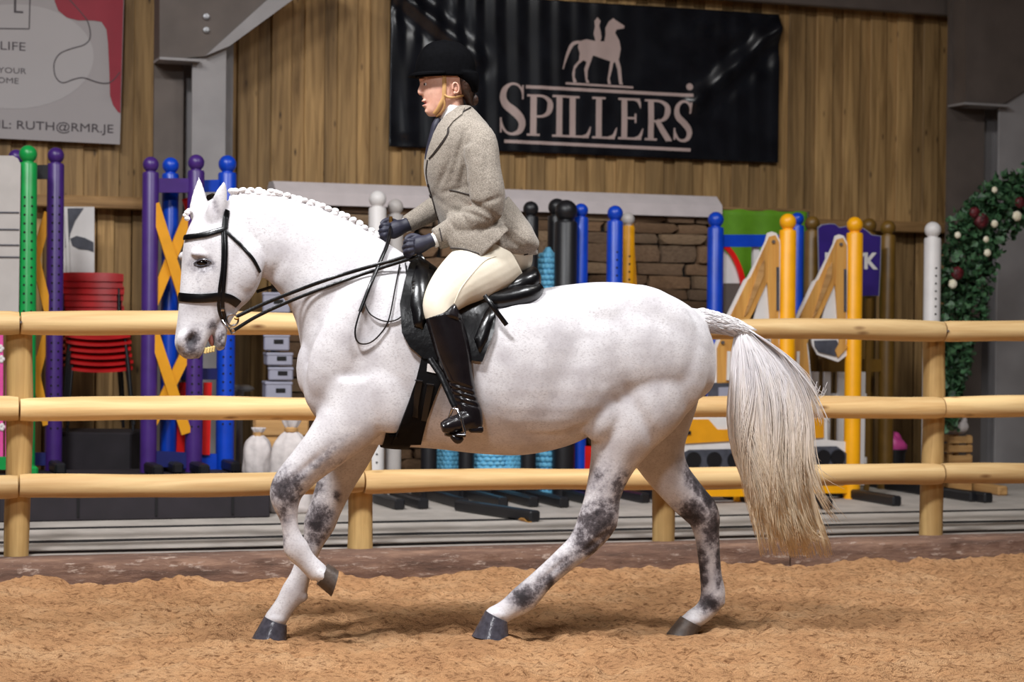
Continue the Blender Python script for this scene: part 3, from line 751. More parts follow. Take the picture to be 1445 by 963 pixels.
NCH = 6; ordn = ['bottom', 'second', 'third', 'fourth', 'fifth', 'top']
for i in range(NCH):
    zb = GZ + i * 0.044 + (zt_ - GZ - 0.85 - (NCH - 1) * 0.044)
    c = thing('stacking_chair', 'red plastic stacking chair, %s of the stack counted from the ground' % ordn[i], 'chair', (pc.x, pc.y - 0.012 * i, zb), WALL.a + rng.normal(0, 0.02), 'stack of red chairs')
    inst(cs, 'seat', c); inst(cb, 'backrest', c)
    for l in cl: inst(l, 'leg', c)
    for l in cu_: inst(l, 'back_upright', c)
zb0 = GZ + (zt_ - GZ - 0.85 - (NCH - 1) * 0.044)
MB().box((0, 0, 0), (0.58, 0.5, max(0.05, zb0 - GZ - 0.005)), bev=0.01).build('plinth_box', M['rubber'], loc=(pc.x, pc.y, GZ + (zb0 - GZ - 0.005) / 2))
tag(bpy.data.objects['plinth_box'], 'black box under the stack of red chairs', 'box')
# photo print with a face leaning on the wall
t, fr, L = prop('photo_print', 'black and white portrait print behind the red chairs', 'poster', 112, 13.9, 0.0)
t.location.z = 0
panel(t, L, 'print_sheet', [(88, 292), (133, 292), (133, 400), (88, 400)], M['white'], 0, 0.01)
panel(t, L, 'dark_hair', [(92, 294), (118, 294), (106, 312), (99, 330), (96, 352), (92, 350)], M['darkgrey'], 0.008, 0.004)
panel(t, L, 'dark_eye', [(99, 337), (108, 333), (120, 336), (132, 342), (132, 356), (124, 353), (112, 352), (102, 347)], M['darkgrey'], 0.008, 0.004)
MB().box((0, 0.03, (L(110, 400).z) / 2), (0.20, 0.03, L(110, 400).z)).build('stand_leg', M['board'], t)
bar(t, L, 'white_strip', (93, 294), (97, 398), 4, M['white'], 0.02, 0.01)

# ---- grey lidded boxes in a pile
t0 = None
ys = [(412, 442, 371, 409), (443, 470, 372, 408), (471, 495, 372.5, 408), (497, 516, 376, 412), (517.5, 537, 379, 413), (538, 566, 374, 411)]
names = ['topmost', 'second from the top', 'third from the top', 'fourth from the top', 'fifth from the top', 'lowest']
for i, (y0, y1, x0, x1) in enumerate(ys):
    YB = 13.0; c = at((x0 + x1) / 2, y1, YB); top = at((x0 + x1) / 2, y0, YB); w = at(x1, y1, YB).x - at(x0, y1, YB).x; h = top.z - c.z - 0.004
    t = thing('storage_box', 'grey plastic storage box with lid, %s in the pile' % names[i], 'box', c, math.radians(8 + 4 * (i % 2)), 'pile of grey boxes')
    MB().box((0, 0.09, h / 2 - 0.006), (w, 0.26, h - 0.012), bev=0.008).build('body', M['box'], t)
    MB().box((0, 0.09, h - 0.010), (w + 0.008, 0.268, 0.02), bev=0.006).build('lid', M['box'], t)
    MB().box((0.012, -0.0415, h * 0.55), (0.062, 0.008, 0.028), bev=0.003).build('hand_hole', M['hole'], t)
c = at(393, 566, 13.0)
t = thing('wooden_crate', 'slatted wooden crate under the pile of grey boxes', 'crate', (c.x, c.y, GZ), math.radians(10))
H = c.z - GZ - 0.002
for k in range(6):
    for y in (-0.05, 0.24): MB().box((0.02, y, H * (k + .5) / 6), (0.34, 0.016, H / 6 - 0.012), bev=0.003).build('slat', M['crate'], t)
for x in (-0.14, 0.18):
    for y in (-0.03, 0.22): MB().box((x, y, H / 2), (0.03, 0.03, H)).build('corner_post', M['crate'], t)
# zinc dish on a stem
c = at(338, 580, 13.45)
t = thing('zinc_dish', 'zinc dish on a stem behind the blue stand', 'dish', (c.x, c.y, GZ)); z0 = at(338, 546, 13.45).z - GZ
MB().lathe((0, 0, 0), [(0, z0 - 0.03), (0.03, z0 - 0.035), (0.085, z0 - 0.03), (0.10, z0 - 0.015), (0.09, z0), (0.06, z0 + 0.012), (0, z0 + 0.016)], 20).build('dish', M['silver'], t)
MB().lathe((0, 0, 0), [(0, 0), (0.09, 0), (0.09, 0.02), (0.03, 0.05), (0.02, z0 - 0.12), (0.032, z0 - 0.03), (0, z0 - 0.03)], 14).build('stem', M['silver'], t)
# tied white sacks
def sack(px, py, Y, w, h, label, seed, zb=GZ):
    c = at(px, py, Y); r_ = np.random.default_rng(seed); t = thing('tied_sack', label, 'sack', (c.x, c.y, zb)); h = h - 0
    m = MB(); rings = []; ph = r_.uniform(0, 6, 5)
    prof = [(0.55, 0.0), (0.95, 0.03), (1.0, 0.25), (0.96, 0.5), (0.82, 0.68), (0.5, 0.80), (0.24, 0.85), (0.22, 0.87), (0.36, 0.93), (0.46, 1.0), (0.30, 1.0)]
    P = catmull(prof, 4)
    for q in P:
        ring = []
        for j in range(36):
            a = 2 * math.pi * j / 36; fold = 1 + (0.05 + 0.22 * max(0, q[1] - 0.62)) * math.sin(a * 7 + ph[0] + q[1] * 2) + 0.04 * math.sin(a * 3 + ph[1] + q[1] * 9)
            ring.append(Vector((q[0] * w / 2 * math.cos(a) * fold, q[0] * w * 0.38 * math.sin(a) * fold, q[1] * h)))
        rings.append(ring)
    m.loft(rings); m.build('sack_body', M['sack'], t, smooth=70)
    MB().lathe((0, 0, 0.86 * h), [(w * 0.10, -0.02), (w * 0.15, -0.01), (w * 0.15, 0.01), (w * 0.10, 0.02)], 18).build('tie_cord', M['crate'], t)
    return t
sack(411, 600, 12.5, 0.29, at(402, 588, 12.5).z - GZ, 'white cloth sack gathered at the neck beside the platform end', 4)
sack(364, 640, 12.6, 0.19, at(364, 604, 12.6).z - PT, 'small white cloth sack standing on the end of the platform', 5, PT)

# ---- white stand
t, fr, L = prop('jump_stand', 'white jump stand with twin posts before the stone wall', 'jump stand', 540, 13.3)
xs = [post_parts(t, L, 531, 269, 686, 12, M['white'], holes=1)[0].x, post_parts(t, L, 556, 281, 690, 11, M['offwhite'], off=-0.12)[0].x]
bar(t, L, 'cross_bar', (531, 320), (556, 320), 12, M['white'], -0.06); feet(t, xs, 0.8)

# ---- stone-effect wall with coping
t, fr, L = prop('stone_wall', 'long jump wall of stacked brown stones with pale coping', 'jump wall', 700, 14.55, GZ, 20.4)
xa, xb = L(392, 400).x, L(1004, 400).x; zt = L(900, 304).z
P = [(0, zt), (0.30, zt), (0.30, zt + 0.09), (0.22, zt + 0.165), (0.10, zt + 0.165), (-0.0, zt + 0.09)]
ze = [L(400, 286).z, L(1010, 305).z]
m = MB(); n = 3
for (u0, u1) in ((xa - 0.03, (xa + xb) / 2 - 0.004), ((xa + xb) / 2 + 0.004, xb + 0.06)):
    MB().loft([[Vector((x, y - 0.05, z)) for y, z in P[::-1]] for x in (u0, u1)]).build('coping', M['cap'], t, smooth=None)
MB().box(((xa + xb) / 2, 0.13, zt / 2), (xb - xa, 0.14, zt)).build('core', M['slot'], t)
z = 0.0; rs = np.random.default_rng(12); smesh = []
for k in range(10):
    m = MB().box((0, 0, 0), (1, 1, 1), bev=0.0)
    bm = bmesh.new(); bmesh.ops.create_cube(bm, size=1.0); bmesh.ops.subdivide_edges(bm, edges=bm.edges[:], cuts=1, use_grid_fill=True)
    for v in bm.verts:
        c = Vector((abs(v.co.x), abs(v.co.y), abs(v.co.z))); kk = sum(1 for q in c if q > 0.4)
        v.co *= (1.0, 1.0, 0.93, 0.86)[kk]; v.co += Vector(rs.normal(0, 0.035, 3))
    me = bpy.data.meshes.new('stone'); bm.to_mesh(me); bm.free(); me.materials.append(M['stone'])
    me.polygons.foreach_set('use_smooth', [True] * len(me.polygons)); me.set_sharp_from_angle(angle=math.radians(40)); smesh.append(me)
while z < zt - 0.03:
    h = min(rs.uniform(0.07, 0.15), zt - z); x = xa
    while x < xb - 0.02:
        w = min(rs.uniform(0.16, 0.5), xb - x)
        inst(smesh[rs.integers(10)], 'stone', t, (x + w / 2, 0.06 + rs.uniform(-0.02, 0.02), z + h / 2), None, (w * 0.99, 0.11, h * 0.98)); x += w
    z += h

# ---- black and blue stands around the scaled blue columns
t, fr, L = prop('jump_stand', 'black jump stand with paired posts behind the rider', 'jump stand', 780, 13.7)
xs = [post_parts(t, L, px, yt, 690, r, M['black'], off=o)[0].x for px, yt, r, o in ((747, 284, 10.5, 0), (784, 280, 12, -0.15), (797, 282, 15, 0.0))]
bar(t, L, 'cross_bar', (745, 560), (797, 560), 16, M['black']); feet(t, [xs[0], xs[2]], 0.95)
t, fr, L = prop('jump_stand', 'black jump stand with broad posts under the horse belly', 'jump stand', 630, 13.6)
xs = [post_parts(t, L, px, 425, 690, 11, M['black'])[0].x for px in (606, 659)]
bar(t, L, 'cross_bar', (606, 470), (659, 470), 16, M['black']); bar(t, L, 'cross_bar', (596, 690), (800, 688), 26, M['black'], 0.0, 0.03); feet(t, xs + [L(700, 600).x], 1.05)
t, fr, L = prop('jump_stand', 'blue jump stand with narrow posts behind the saddle cantle', 'jump stand', 845, 13.9)
xs = [post_parts(t, L, 818, 287, 690, 9.5, M['blue'])[0].x, post_parts(t, L, 866, 290, 690, 10.5, M['blue'], holes=1)[0].x]
bar(t, L, 'cross_bar', (818, 470), (866, 470), 16, M['blue']); bar(t, L, 'cross_bar', (812, 650), (862, 650), 40, M['red'], 0.02); feet(t, xs, 0.8)
t, fr, L = prop('jump_stand', 'lone yellow jump stand with a pale wooden ball before the stone wall', 'jump stand', 886, 14.2)
a = post_parts(t, L, 884, 300, 690, 9, M['yellow'], holes=1, ballmat=M['offwhite'])[0]; feet(t, [a.x], 0.8)
panel(t, L, 'side_board', [(884, 314), (893, 312), (898, 405), (898, 680), (884, 680)], M['ochre'], -0.04)
def scaled(px, Y, rpx, ytop, label):
    t, fr, L = prop('scaled_column', label, 'filler column', px, Y, group=None)
    r = (L(px + rpx, 660) - L(px - rpx, 660)).x / 2; zt = L(px, ytop).z; prof = [(0.75, 0), (1, 0.10), (0.92, 0.30), (0.62, 0.55), (0.62, 0.70), (0.95, 0.84), (0.8, 0.95), (0.3, 1.0)]
    P = catmull(prof, 8)
    MB().lathe((0, 0, 0), [(0, 0)] + [(q[0] * r * 0.94, q[1] * zt) for q in P if q[1] < 0.55 or q[1] > 0.72] + [(0, zt)], 22).build('core', M['skyblue'], t)
    MB().lathe((0, 0, 0), [(q[0] * r * 1.02, q[1] * zt) for q in P if 0.5 < q[1] < 0.80], 22).build('pink_band', M['pink'], t)
    m = MB(); zz_ = 0.02; row = 0
    while zz_ < 0.97:
        if not 0.52 < zz_ < 0.79:
            rr_ = np.interp(zz_, [q[1] for q in P], [q[0] for q in P]) * r
            for j in range(16):
                a = 2 * math.pi * (j + 0.5 * (row % 2)) / 16
                m.ball((rr_ * math.cos(a) * .96, rr_ * math.sin(a) * .96, zz_ * zt), (0.017 * rr_ / 0.08 + 0.004, 0.017 * rr_ / 0.08 + 0.004, 0.02), 6)
        zz_ += 0.022; row += 1
    m.build('scales', M['skyblue'], t, kind='stuff')
    return t
for px, r, lab in ((632, 15, 'pale blue scaled column between the broad black posts'), (690, 23, 'widest pale blue scaled column behind the belly'), (726, 13, 'slim pale blue scaled column beside the widest one'), (774, 17, 'pale blue scaled column with pink band behind the saddle')):
    scaled(px, 13.85, r, 349 if px == 774 else 430, lab)

# ---- right hand stands: blue with green cloth, two yellow ones with digger cutouts
t, fr, L = prop('cloth_sheet', 'lime green cloth hung behind the blue stand', 'cloth', 1078, 15.3, 0.0)
m = MB(); g = []; nx, ny = 30, 14
TL, TR, BR, BLc = L(1012, 294), L(1140, 298), L(1136, 420), L(1012, 420)
for j in range(ny):
    for i in range(nx):
        s, q = i / (nx - 1), j / (ny - 1); p = TL.lerp(TR, s).lerp(BLc.lerp(BR, s), q); g.append((p.x, 0.012 * math.sin(s * 19) * (0.3 + q), p.z))
m.add(g, [(j * nx + i, (j + 1) * nx + i, (j + 1) * nx + i + 1, j * nx + i + 1) for j in range(ny - 1) for i in range(nx - 1)])
o = m.build('cloth', M['limegreen'], t, smooth=180); o.modifiers.new('thick', 'SOLIDIFY').thickness = 0.004
MB().tube([TL + Vector((-0.02, 0.01, 0)), TR + Vector((0.02, 0.01, 0))], 0.014, 8).build('hanging_pole', M['board_h'], t)
for p in (TL, TR): MB().tube([(p.x, 0.012, 0), (p.x, 0.012, p.z)], 0.014, 8).build('support_pole', M['steeldark'], t)
t, fr, L = prop('jump_stand', 'blue jump stand with a red bow before the lime green cloth', 'jump stand', 1065, 14.5)
xs = [post_parts(t, L, 1008, 299, 690, 10.4, M['blue'])[0].x, post_parts(t, L, 1123, 300, 690, 8.5, M['blue'])[0].x]
bar(t, L, 'cross_bar', (1010, 340), (1120, 340), 17, M['blue']); bar(t, L, 'cross_bar', (1008, 640), (1120, 640), 17, M['blue']); feet(t, xs, 0.8)
panel(t, L, 'red_bow', ribbon_px([(1022, 346), (1034, 360), (1044, 382), (1050, 410), (1050, 440)], [7] * 5), M['red'], 0.0)
panel(t, L, 'white_fan', [(1020, 352), (1030, 364), (1040, 384), (1044, 400), (1020, 400)], M['white'], -0.03)
panel(t, L, 'dark_fan', [(1020, 400), (1046, 400), (1050, 560), (1020, 560)], M['steeldark'], -0.03)
bar(t, L, 'white_slat', (1066, 346), (1066, 400), 8, M['white'], -0.03)
def digger(px, Y, label, dx):
    t, fr, L0 = prop('jump_stand', label, 'jump stand', px, Y)
    ref = Frame(at(1206, 480, Y), 20.4); o = ref.hit(1206, 480); ref.o = Vector((o.x, o.y, 0))
    def L(x, y, off=0.0):
        p = ref.loc(x, y, off); return Vector((p.x, p.y, p.z - GZ))
    xs = [post_parts(t, L, 1204, 306, 698, 10.4, M['yellow'])[0].x]
    a = L(1047, 660); r = 0.056
    MB().lathe((a.x, 0, 0), [(0, 0.0), (r, 0.0), (r, 0.42), (r * .8, 0.44), (0, 0.44)], 18).build('short_post', M['yellow'], t); xs.append(a.x)
    bar(t, L, 'cross_bar', (1047, 691), (1202, 691), 10, M['yellow'], 0, 0.06); feet(t, xs, 0.85)
    # white plywood outline
    W1 = [(1178, 333), (1184, 331), (1190, 333), (1195, 343), (1197, 372), (1197, 500), (1182, 511), (1153, 501), (1146, 488), (1143, 470), (1158, 456), (1172, 402), (1150, 452), (1138, 478), (1141, 500), (1144, 535), (1146, 585), (1166, 586), (1167, 621), (1196, 624), (1196, 662), (1055, 662), (1055, 632), (1056, 588), (1096, 566), (1100, 540), (1105, 490), (1124, 444), (1146, 398), (1151, 394), (1175, 345)]
    panel(t, L, 'cutout_backing', W1, M['white'], 0.0, 0.014)
    def p2(nm, poly, mat, off=0.014): return panel(t, L, nm, poly, mat, off, 0.012)
    p2('boom', [(1181, 338), (1189, 337), (1192, 346), (1178, 400), (1160, 440), (1142, 474), (1138, 486), (1143, 540), (1110, 540), (1110, 492), (1129, 446), (1152, 398), (1156, 394)], M['ply'])
    p2('stick', [(1181, 338), (1189, 336), (1194, 346), (1194, 374), (1193, 486), (1196, 490), (1182, 505), (1178, 495), (1184, 484), (1178, 400)], M['ply'], 0.018)
    p2('ram', [(1191, 380), (1194, 380), (1194, 440), (1191, 440)], M['darkgrey'], 0.028)
    p2('ram', [(1124, 496), (1128, 496), (1127, 536), (1123, 536)], M['white'], 0.028)
    p2('boom_panel', [(1168, 380), (1174, 370), (1173, 392), (1152, 442), (1147, 448)], M['crate'], 0.026)  # crate-coloured panel lying on the boom
    p2('bucket', [(1149, 481), (1180, 480), (1184, 488), (1178, 498), (1180, 503), (1155, 497), (1150, 490)], M['darkgrey'])
    p2('cab', [(1098, 540), (1143, 538), (1143, 582), (1106, 582), (1098, 560)], M['darkgrey'])
    for (x, y) in ((1118, 484), (1187, 345)):
        c = L(x, y, 0.03); MB().tube([(c.x, c.y - 0.006, c.z), (c.x, c.y + 0.01, c.z)], 0.012, 10).build('pivot', M['steeldark'], t)
    p2('cab_window', [(1112, 546), (1136, 545), (1136, 570), (1112, 570)], M['box'], 0.024)
    p2('body', [(1058, 590), (1098, 590), (1110, 604), (1128, 604), (1128, 590), (1162, 590), (1162, 618), (1058, 624)], M['ochre'])
    p2('body_vent', [(1062, 606), (1074, 606), (1074, 611), (1062, 611)], M['hole'], 0.024)
    p2('track', [(1060, 638), (1072, 632), (1180, 630), (1194, 640), (1194, 658), (1184, 662), (1066, 662), (1058, 654)], M['darkgrey'])
    for x in (1078, 1106, 1134, 1162, 1182):
        c = L(x, 646, 0.024); MB().tube([(c.x, c.y - 0.006, c.z), (c.x, c.y + 0.008, c.z)], 0.055, 16).build('wheel', M['black'], t)
    return t
digger(1206, 13.95, 'yellow jump stand with plywood digger cutout beside the violet sign', 0)
o = digger(1206, 13.95, 'yellow jump stand with plywood digger cutout beside the blue stand', 0)
sh = WALL.u * (at(1111, 480, 13.75).x - at(1206, 480, 13.95).x) / WALL.u.x; o.location = o.location + sh + WALL.n * 0.14 - Vector((0.062, 0, 0))
t, fr, L = prop('picket_panel', 'white picket filler behind the digger stands', 'picket panel', 1190, 14.35)
for x in (1150, 1167, 1187, 1216): bar(t, L, 'picket', (x, 525), (x - 2, 685), 9, M['white'], 0, 0.02)
for y in (560, 650): bar(t, L, 'cross_rail', (1144, y), (1222, y), 9, M['white'], -0.02, 0.02)
# brown stands and violet sign
t, fr, L = prop('jump_stand', 'brown jump stand with three ball posts by the violet sign', 'jump stand', 1200, 14.7)
xs = [post_parts(t, L, px, yt, 692, 9.6, M['brown'], off=o)[0].x for px, yt, o in ((1144, 305, 0), (1224, 308, -0.25), (1251, 311, 0))]
bar(t, L, 'cross_bar', (1144, 516), (1251, 516), 18, M['brown']); feet(t, [xs[0], xs[2]], 0.85)
SGN = [(1155, 322), (1160, 318), (1170, 316.5), (1178, 317), (1184, 322), (1200, 319), (1214, 321), (1222, 326), (1229, 332), (1242, 334), (1241, 376), (1239, 417), (1196, 418), (1157, 418)]
t, fr, L = prop('shaped_sign', 'violet shaped sign with white capitals behind the yellow stand', 'sign', 1200, 14.5)
c_ = (1199, 368); panel(t, L, 'sign_border', [(c_[0] + (x - c_[0]) * 1.025, c_[1] + (y - c_[1]) * 1.02) for x, y in SGN], M['box'], 0, 0.015)
panel(t, L, 'sign_face', SGN, M['sign'], 0.01, 0.012)
for x in (1168, 1228): MB().box((L(x, 400).x, 0.02, L(x, 400).z / 2), (0.04, 0.02, L(x, 400).z)).build('support_post', M['brown'], t)
for ch, x in (('Y', 1203), ('K', 1218.5), ('I', 1163)):
    a = L(x, 379, 0.018); h = L(x, 357, 0.018).z - L(x, 379, 0.018).z
    me = text_mesh(ch, h / 0.70, 0.0015, 0.006); me.materials.clear(); me.materials.append(M['white']); inst(me, 'lettering', t, a, (math.pi / 2, 0, 0))
# lone white stand
t, fr, L = prop('jump_stand', 'lone white jump stand beside the ivy garland', 'jump stand', 1315, 14.3)
a = post_parts(t, L, 1314, 313, 690, 10.3, M['white'], holes=1)[0]; feet(t, [a.x], 0.8)
# black bin with pink cloth, crates, loose feet, plank
t, fr, L = prop('waste_bin', 'small black bin at the foot of the brown stand', 'bin', 1264, 14.9)
z1 = L(1264, 634).z; r = 0.085
MB().lathe((0, 0, 0), [(0, 0), (r * .8, 0), (r, z1), (r * 1.08, z1), (r * 1.08, z1 - 0.02), (r * .94, z1 - 0.01), (r * .74, 0.02), (0, 0.02)], 18).build('bin', M['black'], t)
o = thing('pink_cloth', 'crumpled pink cloth stuffed in the black bin', 'cloth', t.location + Vector((0, 0, z1))); m = MB(); rr = np.random.default_rng(5)
rings = []
for i in range(8):
    q = -0.9 + 2.4 * i / 7; rings.append([Vector((0.085 * math.cos(q) * math.cos(a) * (1 + .2 * math.sin(a * 3 + i)), 0.075 * math.cos(q) * math.sin(a), 0.02 + 0.09 * math.sin(q) * (1 + .25 * math.sin(2 * a)))) for a in [2 * math.pi * j / 18 for j in range(18)]])
m.loft(rings).build('folds', M['pink'], o, smooth=80)
for i, (y0, y1) in enumerate(((614, 640), (641, 688))):
    lab = ('upper', 'lower')[i]; c = at(1355, 660, 14.6); zt1 = at(1355, y0, 14.6).z; zb1 = at(1355, y1, 14.6).z if i == 0 else GZ; H = zt1 - zb1 - 0.003
    t = thing('wooden_crate', '%s wooden slat crate of the pair by the garland' % lab, 'crate', (c.x, c.y, zb1), WALL.a)
    n = 1 if i == 0 else 2
    for k in range(n + 1):
        hh = H / (n + 1)
        for y in (0.0, 0.2): MB().box((0, y, hh * (k + .5)), (0.2, 0.014, hh - 0.014), bev=0.003).build('slat', M['crate'], t)
    for x in (-0.08, 0.08):
        for y in (0.02, 0.18): MB().box((x, y, H / 2), (0.025, 0.025, H)).build('corner_post', M['crate'], t)
    MB().box((0, 0.1, 0.012), (0.18, 0.18, 0.012)).build('bottom_board', M['crate'], t)
sack(1354, 640, 14.7, 0.15, 0.0, 'x', 8) if False else None
c = at(1355, 614, 14.6); t = thing('cloth_bundle', 'cream cloth bundle on the upper crate by the garland', 'bundle', (c.x, c.y + 0.1, c.z))
m = MB(); m.ball((0, 0, 0.055), (0.085, 0.07, 0.06), 16); m.ball((0.03, 0.0, 0.10), (0.045, 0.04, 0.04), 12); m.build('bundle', M['sack'], t)
for i, (px, py, ln, dg, mt, nm, lab) in enumerate(((1345, 704, 0.75, 62, 'black', 'stand_foot', 'loose black stand foot lying before the crates'), (1392, 696, 0.5, 75, 'crate', 'timber_offcut', 'pale timber offcut lying beside the grey column'), (700, 729, 0.85, 55, 'black', 'stand_foot', 'loose black stand foot lying under the horse belly'))):
    p = at_z(px, py, GZ); o = MB().box((0, 0, 0.035), (ln, 0.08, 0.07), bev=0.012).build(nm, M[mt], loc=p); o.rotation_euler = (0, 0, math.radians(-dg)); tag(o, lab, 'foot' if i != 1 else 'timber')

# ---- fallen leaves and a dead bloom on the concrete
for i, (px, py) in enumerate(((707, 708), (722, 728), (744, 737), (655, 712))):
    p = at_z(px, py, GZ); m = MB(); r_ = 0.03; pts = [(r_ * (1 + .4 * math.cos(3 * a)) * math.cos(a) * 1.5, r_ * (1 + .4 * math.cos(3 * a)) * math.sin(a), 0.012 * math.sin(2 * a) + 0.014) for a in [k * math.pi / 6 for k in range(12)]]
    m.add(pts + [(0, 0, 0.004)] + [(x, y, z - 0.003) for x, y, z in pts] + [(0, 0, 0.0)], [(k, (k + 1) % 12, 12) for k in range(12)] + [(13 + (k + 1) % 12, 13 + k, 25) for k in range(12)] + [(k, 13 + k, 13 + (k + 1) % 12, (k + 1) % 12) for k in range(12)])
    o = m.build('fallen_leaf', M['ply'], loc=p); o.rotation_euler = (0, 0, i * 1.3); tag(o, ('upright dry orange leaf under the horse belly', 'dry tan leaf beside the loose stand foot', 'palest dry leaf lying clear on the concrete', 'small dry leaf beside the broad black posts')[i], 'leaf', 'dry leaves on the concrete')

# ---- ivy garland with roses
t, fr, L = prop('ivy_garland', 'green ivy garland with cream and burgundy roses by the grey column', 'garland', 1380, 14.6, 0.0)
path = [(1342, 590), (1344, 535), (1350, 475), (1360, 425), (1366, 375), (1376, 335), (1400, 302), (1430, 282), (1472, 264)]
W_ = [10, 17, 25, 34, 36, 36, 38, 38, 34]
C = catmull([(x, y, w) for (x, y), w in zip(path, W_)], 10)
MB().tube([L(c[0], c[1]) for c in C], 0.02, 8).build('stem', M['leaf'], t)
ml = MB(); rr = np.random.default_rng(21)
for k in range(2600):
    c = C[int(rr.integers(len(C)))]; a = rr.uniform(0, 2 * math.pi); q = math.sqrt(rr.uniform(0, 1)) * c[2] * 1.15
    o = rr.normal(0, 0.06); p = L(c[0] + q * math.cos(a) + rr.normal(0, 3), c[1] + q * math.sin(a) * .8 + rr.normal(0, 6), o)
    s = rr.uniform(0.020, 0.044); R = Quaternion(rr.normal(0, 1, 4)).normalized().to_matrix()
    pts = [(0, -1, 0), (0.55, -0.75, .1), (0.9, -0.1, .16), (0.45, .15, .05), (0.1, 1.1, -.1), (-0.45, .15, .05), (-0.9, -0.1, .16), (-0.55, -0.75, .1)]
    ml.add([p + R @ (Vector(v) * s) for v in pts], [(0, 1, 2, 3), (0, 3, 4), (0, 4, 5), (0, 5, 6, 7)])
ml.build('ivy_leaves', M['leaf'], t, smooth=None, kind='stuff')
def rose(px, py, r, mat):
    p = L(px, py, 0.14); m = MB()
    for ring, n, tilt in ((0.25, 3, 0.2), (0.55, 5, 0.5), (0.9, 6, 0.9)):
        for j in range(n):
            a = 2 * math.pi * j / n + ring * 5; d = Vector((math.cos(a), 0, math.sin(a)))
            m.ball(p + d * r * ring * 0.6 + Vector((0, -r * 0.3 * (1 - ring), 0)), (r * .45, r * .22, r * .45), 8, Matrix.Rotation(tilt, 3, d.cross(Vector((0, 1, 0)))))
    m.build('rose', mat, t, smooth=60)
for px, py, r, mt in ((1436, 305, 0.045, 'rosewhite'), (1345, 401, 0.042, 'rosewhite'), (1392, 338, 0.028, 'rosewhite'), (1394, 357, 0.034, 'rosewhite'), (1404, 316, 0.034, 'rosewhite'), (1352, 386, 0.06, 'rosered'), (1386, 312, 0.07, 'rosered'), (1376, 300, 0.05, 'rosered'), (1440, 286, 0.05, 'rosered'), (1352, 332, 0.03, 'rosewhite'), (1404, 268, 0.028, 'rosewhite')):
    rose(px, py, r, M[mt])
# ================================================================== HORSE
def H(px, py, off=0.0): return HORSE.loc(px, py, off)
SPX = (H(700, 600) - H(699, 600)).x          # metres per picture pixel at the horse
CAML = HORSE.dirloc(Vector((0, 0, HC)) - HORSE.o); CAML.z = HC
def caster(me):
    bv = BVHTree.FromPolygons([v.co for v in me.vertices], [tuple(p.vertices) for p in me.polygons]); return bv
def cast(bvs, px, py):
    d = HORSE.dirloc(ray(px, py)).normalized(); best = None
    for b in bvs:
        h = b.ray_cast(CAML, d)
        if h[0] is not None and (best is None or h[3] < best[3]): best = h
    return best
def fuse(mb, voxel, it=4, name='fused', fac=0.5):
    o = mb.build(name, M['white'], smooth=None)
    r = o.modifiers.new('r', 'REMESH'); r.mode = 'VOXEL'; r.voxel_size = voxel; r.adaptivity = 0
    s = o.modifiers.new('s', 'SMOOTH'); s.factor = fac; s.iterations = it
    dg = bpy.context.evaluated_depsgraph_get(); me = bpy.data.meshes.new_from_object(o.evaluated_get(dg))
    bpy.data.objects.remove(o); me.name = name; me.materials.clear()
    me.polygons.foreach_set('use_smooth', [True] * len(me.polygons)); return me
def coords(me):
    a = np.empty(len(me.vertices) * 3, np.float32); me.vertices.foreach_get('co', a); return a.reshape(-1, 3).astype(float)
def setco(me, c): me.vertices.foreach_set('co', c.astype(np.float32).reshape(-1)); me.update()
def set_attr(me, name, v):
    a = me.attributes.new(name, 'FLOAT', 'POINT'); a.data.foreach_set('value', v.astype(np.float32))
def mesh_obj(me, name, mat, parent=None):
    me.materials.append(mat); o = bpy.data.objects.new(name, me); COL.objects.link(o)
    if parent: o.parent = parent
    return o
def ring(c, A, B, n=28, p=1.0, bot=1.0):
    """superellipse; bot narrows the A<0 half"""
    out = []
    for j in range(n):
        a = 2 * math.pi * j / n; ca, sa = math.cos(a), math.sin(a)
        x = math.copysign(abs(ca) ** p, ca); y = math.copysign(abs(sa) ** p, sa)
        w = 1 + (bot - 1) * (0.5 - 0.5 * x)
        out.append(c + A * x + B * y * w)
    return out
def limb(mb, pts, n=22, k=5, p=1.0):
    P = catmull(pts, k); rings = []
    for i, q in enumerate(P):
        t = P[min(i + 1, len(P) - 1)][:2] - P[max(i - 1, 0)][:2]; t = t / (np.hypot(*t) + 1e-9)
        nrm = np.array((-t[1], t[0])); c = H(q[0], q[1], q[4])
        A = (H(q[0] + nrm[0], q[1] + nrm[1], q[4]) - c) * q[2]; rings.append(ring(c, A, Vector((0, q[3], 0)), n, p))
    # rounded ends
    mb.loft(rings); return rings
def blob(mb, px, py, rx, rz, off, ry, deg=0.0, seg=20):
    mb.ball(H(px, py, off), (rx * SPX, ry, rz * SPX), seg, Matrix.Rotation(math.radians(deg), 3, 'Y'))

hb = MB()
# trunk: x, top y, bottom y, half width
T = [(428, 455, 548, .07), (440, 420, 582, .135), (470, 385, 612, .19), (510, 366, 626, .225), (560, 366, 630, .25), (615, 388, 634, .275), (680, 408, 641, .305), (740, 410, 642, .315), (800, 402, 629, .305), (850, 398, 606, .29), (900, 402, 590, .275), (945, 417, 580, .245), (980, 440, 566, .18), (1000, 472, 552, .11), (1007, 505, 535, .04)]
rings = []
for q in catmull(T, 5):
    a, b_ = H(q[0], q[1]), H(q[0], q[2]); rings.append(ring((a + b_) / 2, (a - b_) / 2, Vector((0, q[3], 0)), 40, 0.88))
hb.loft(rings)
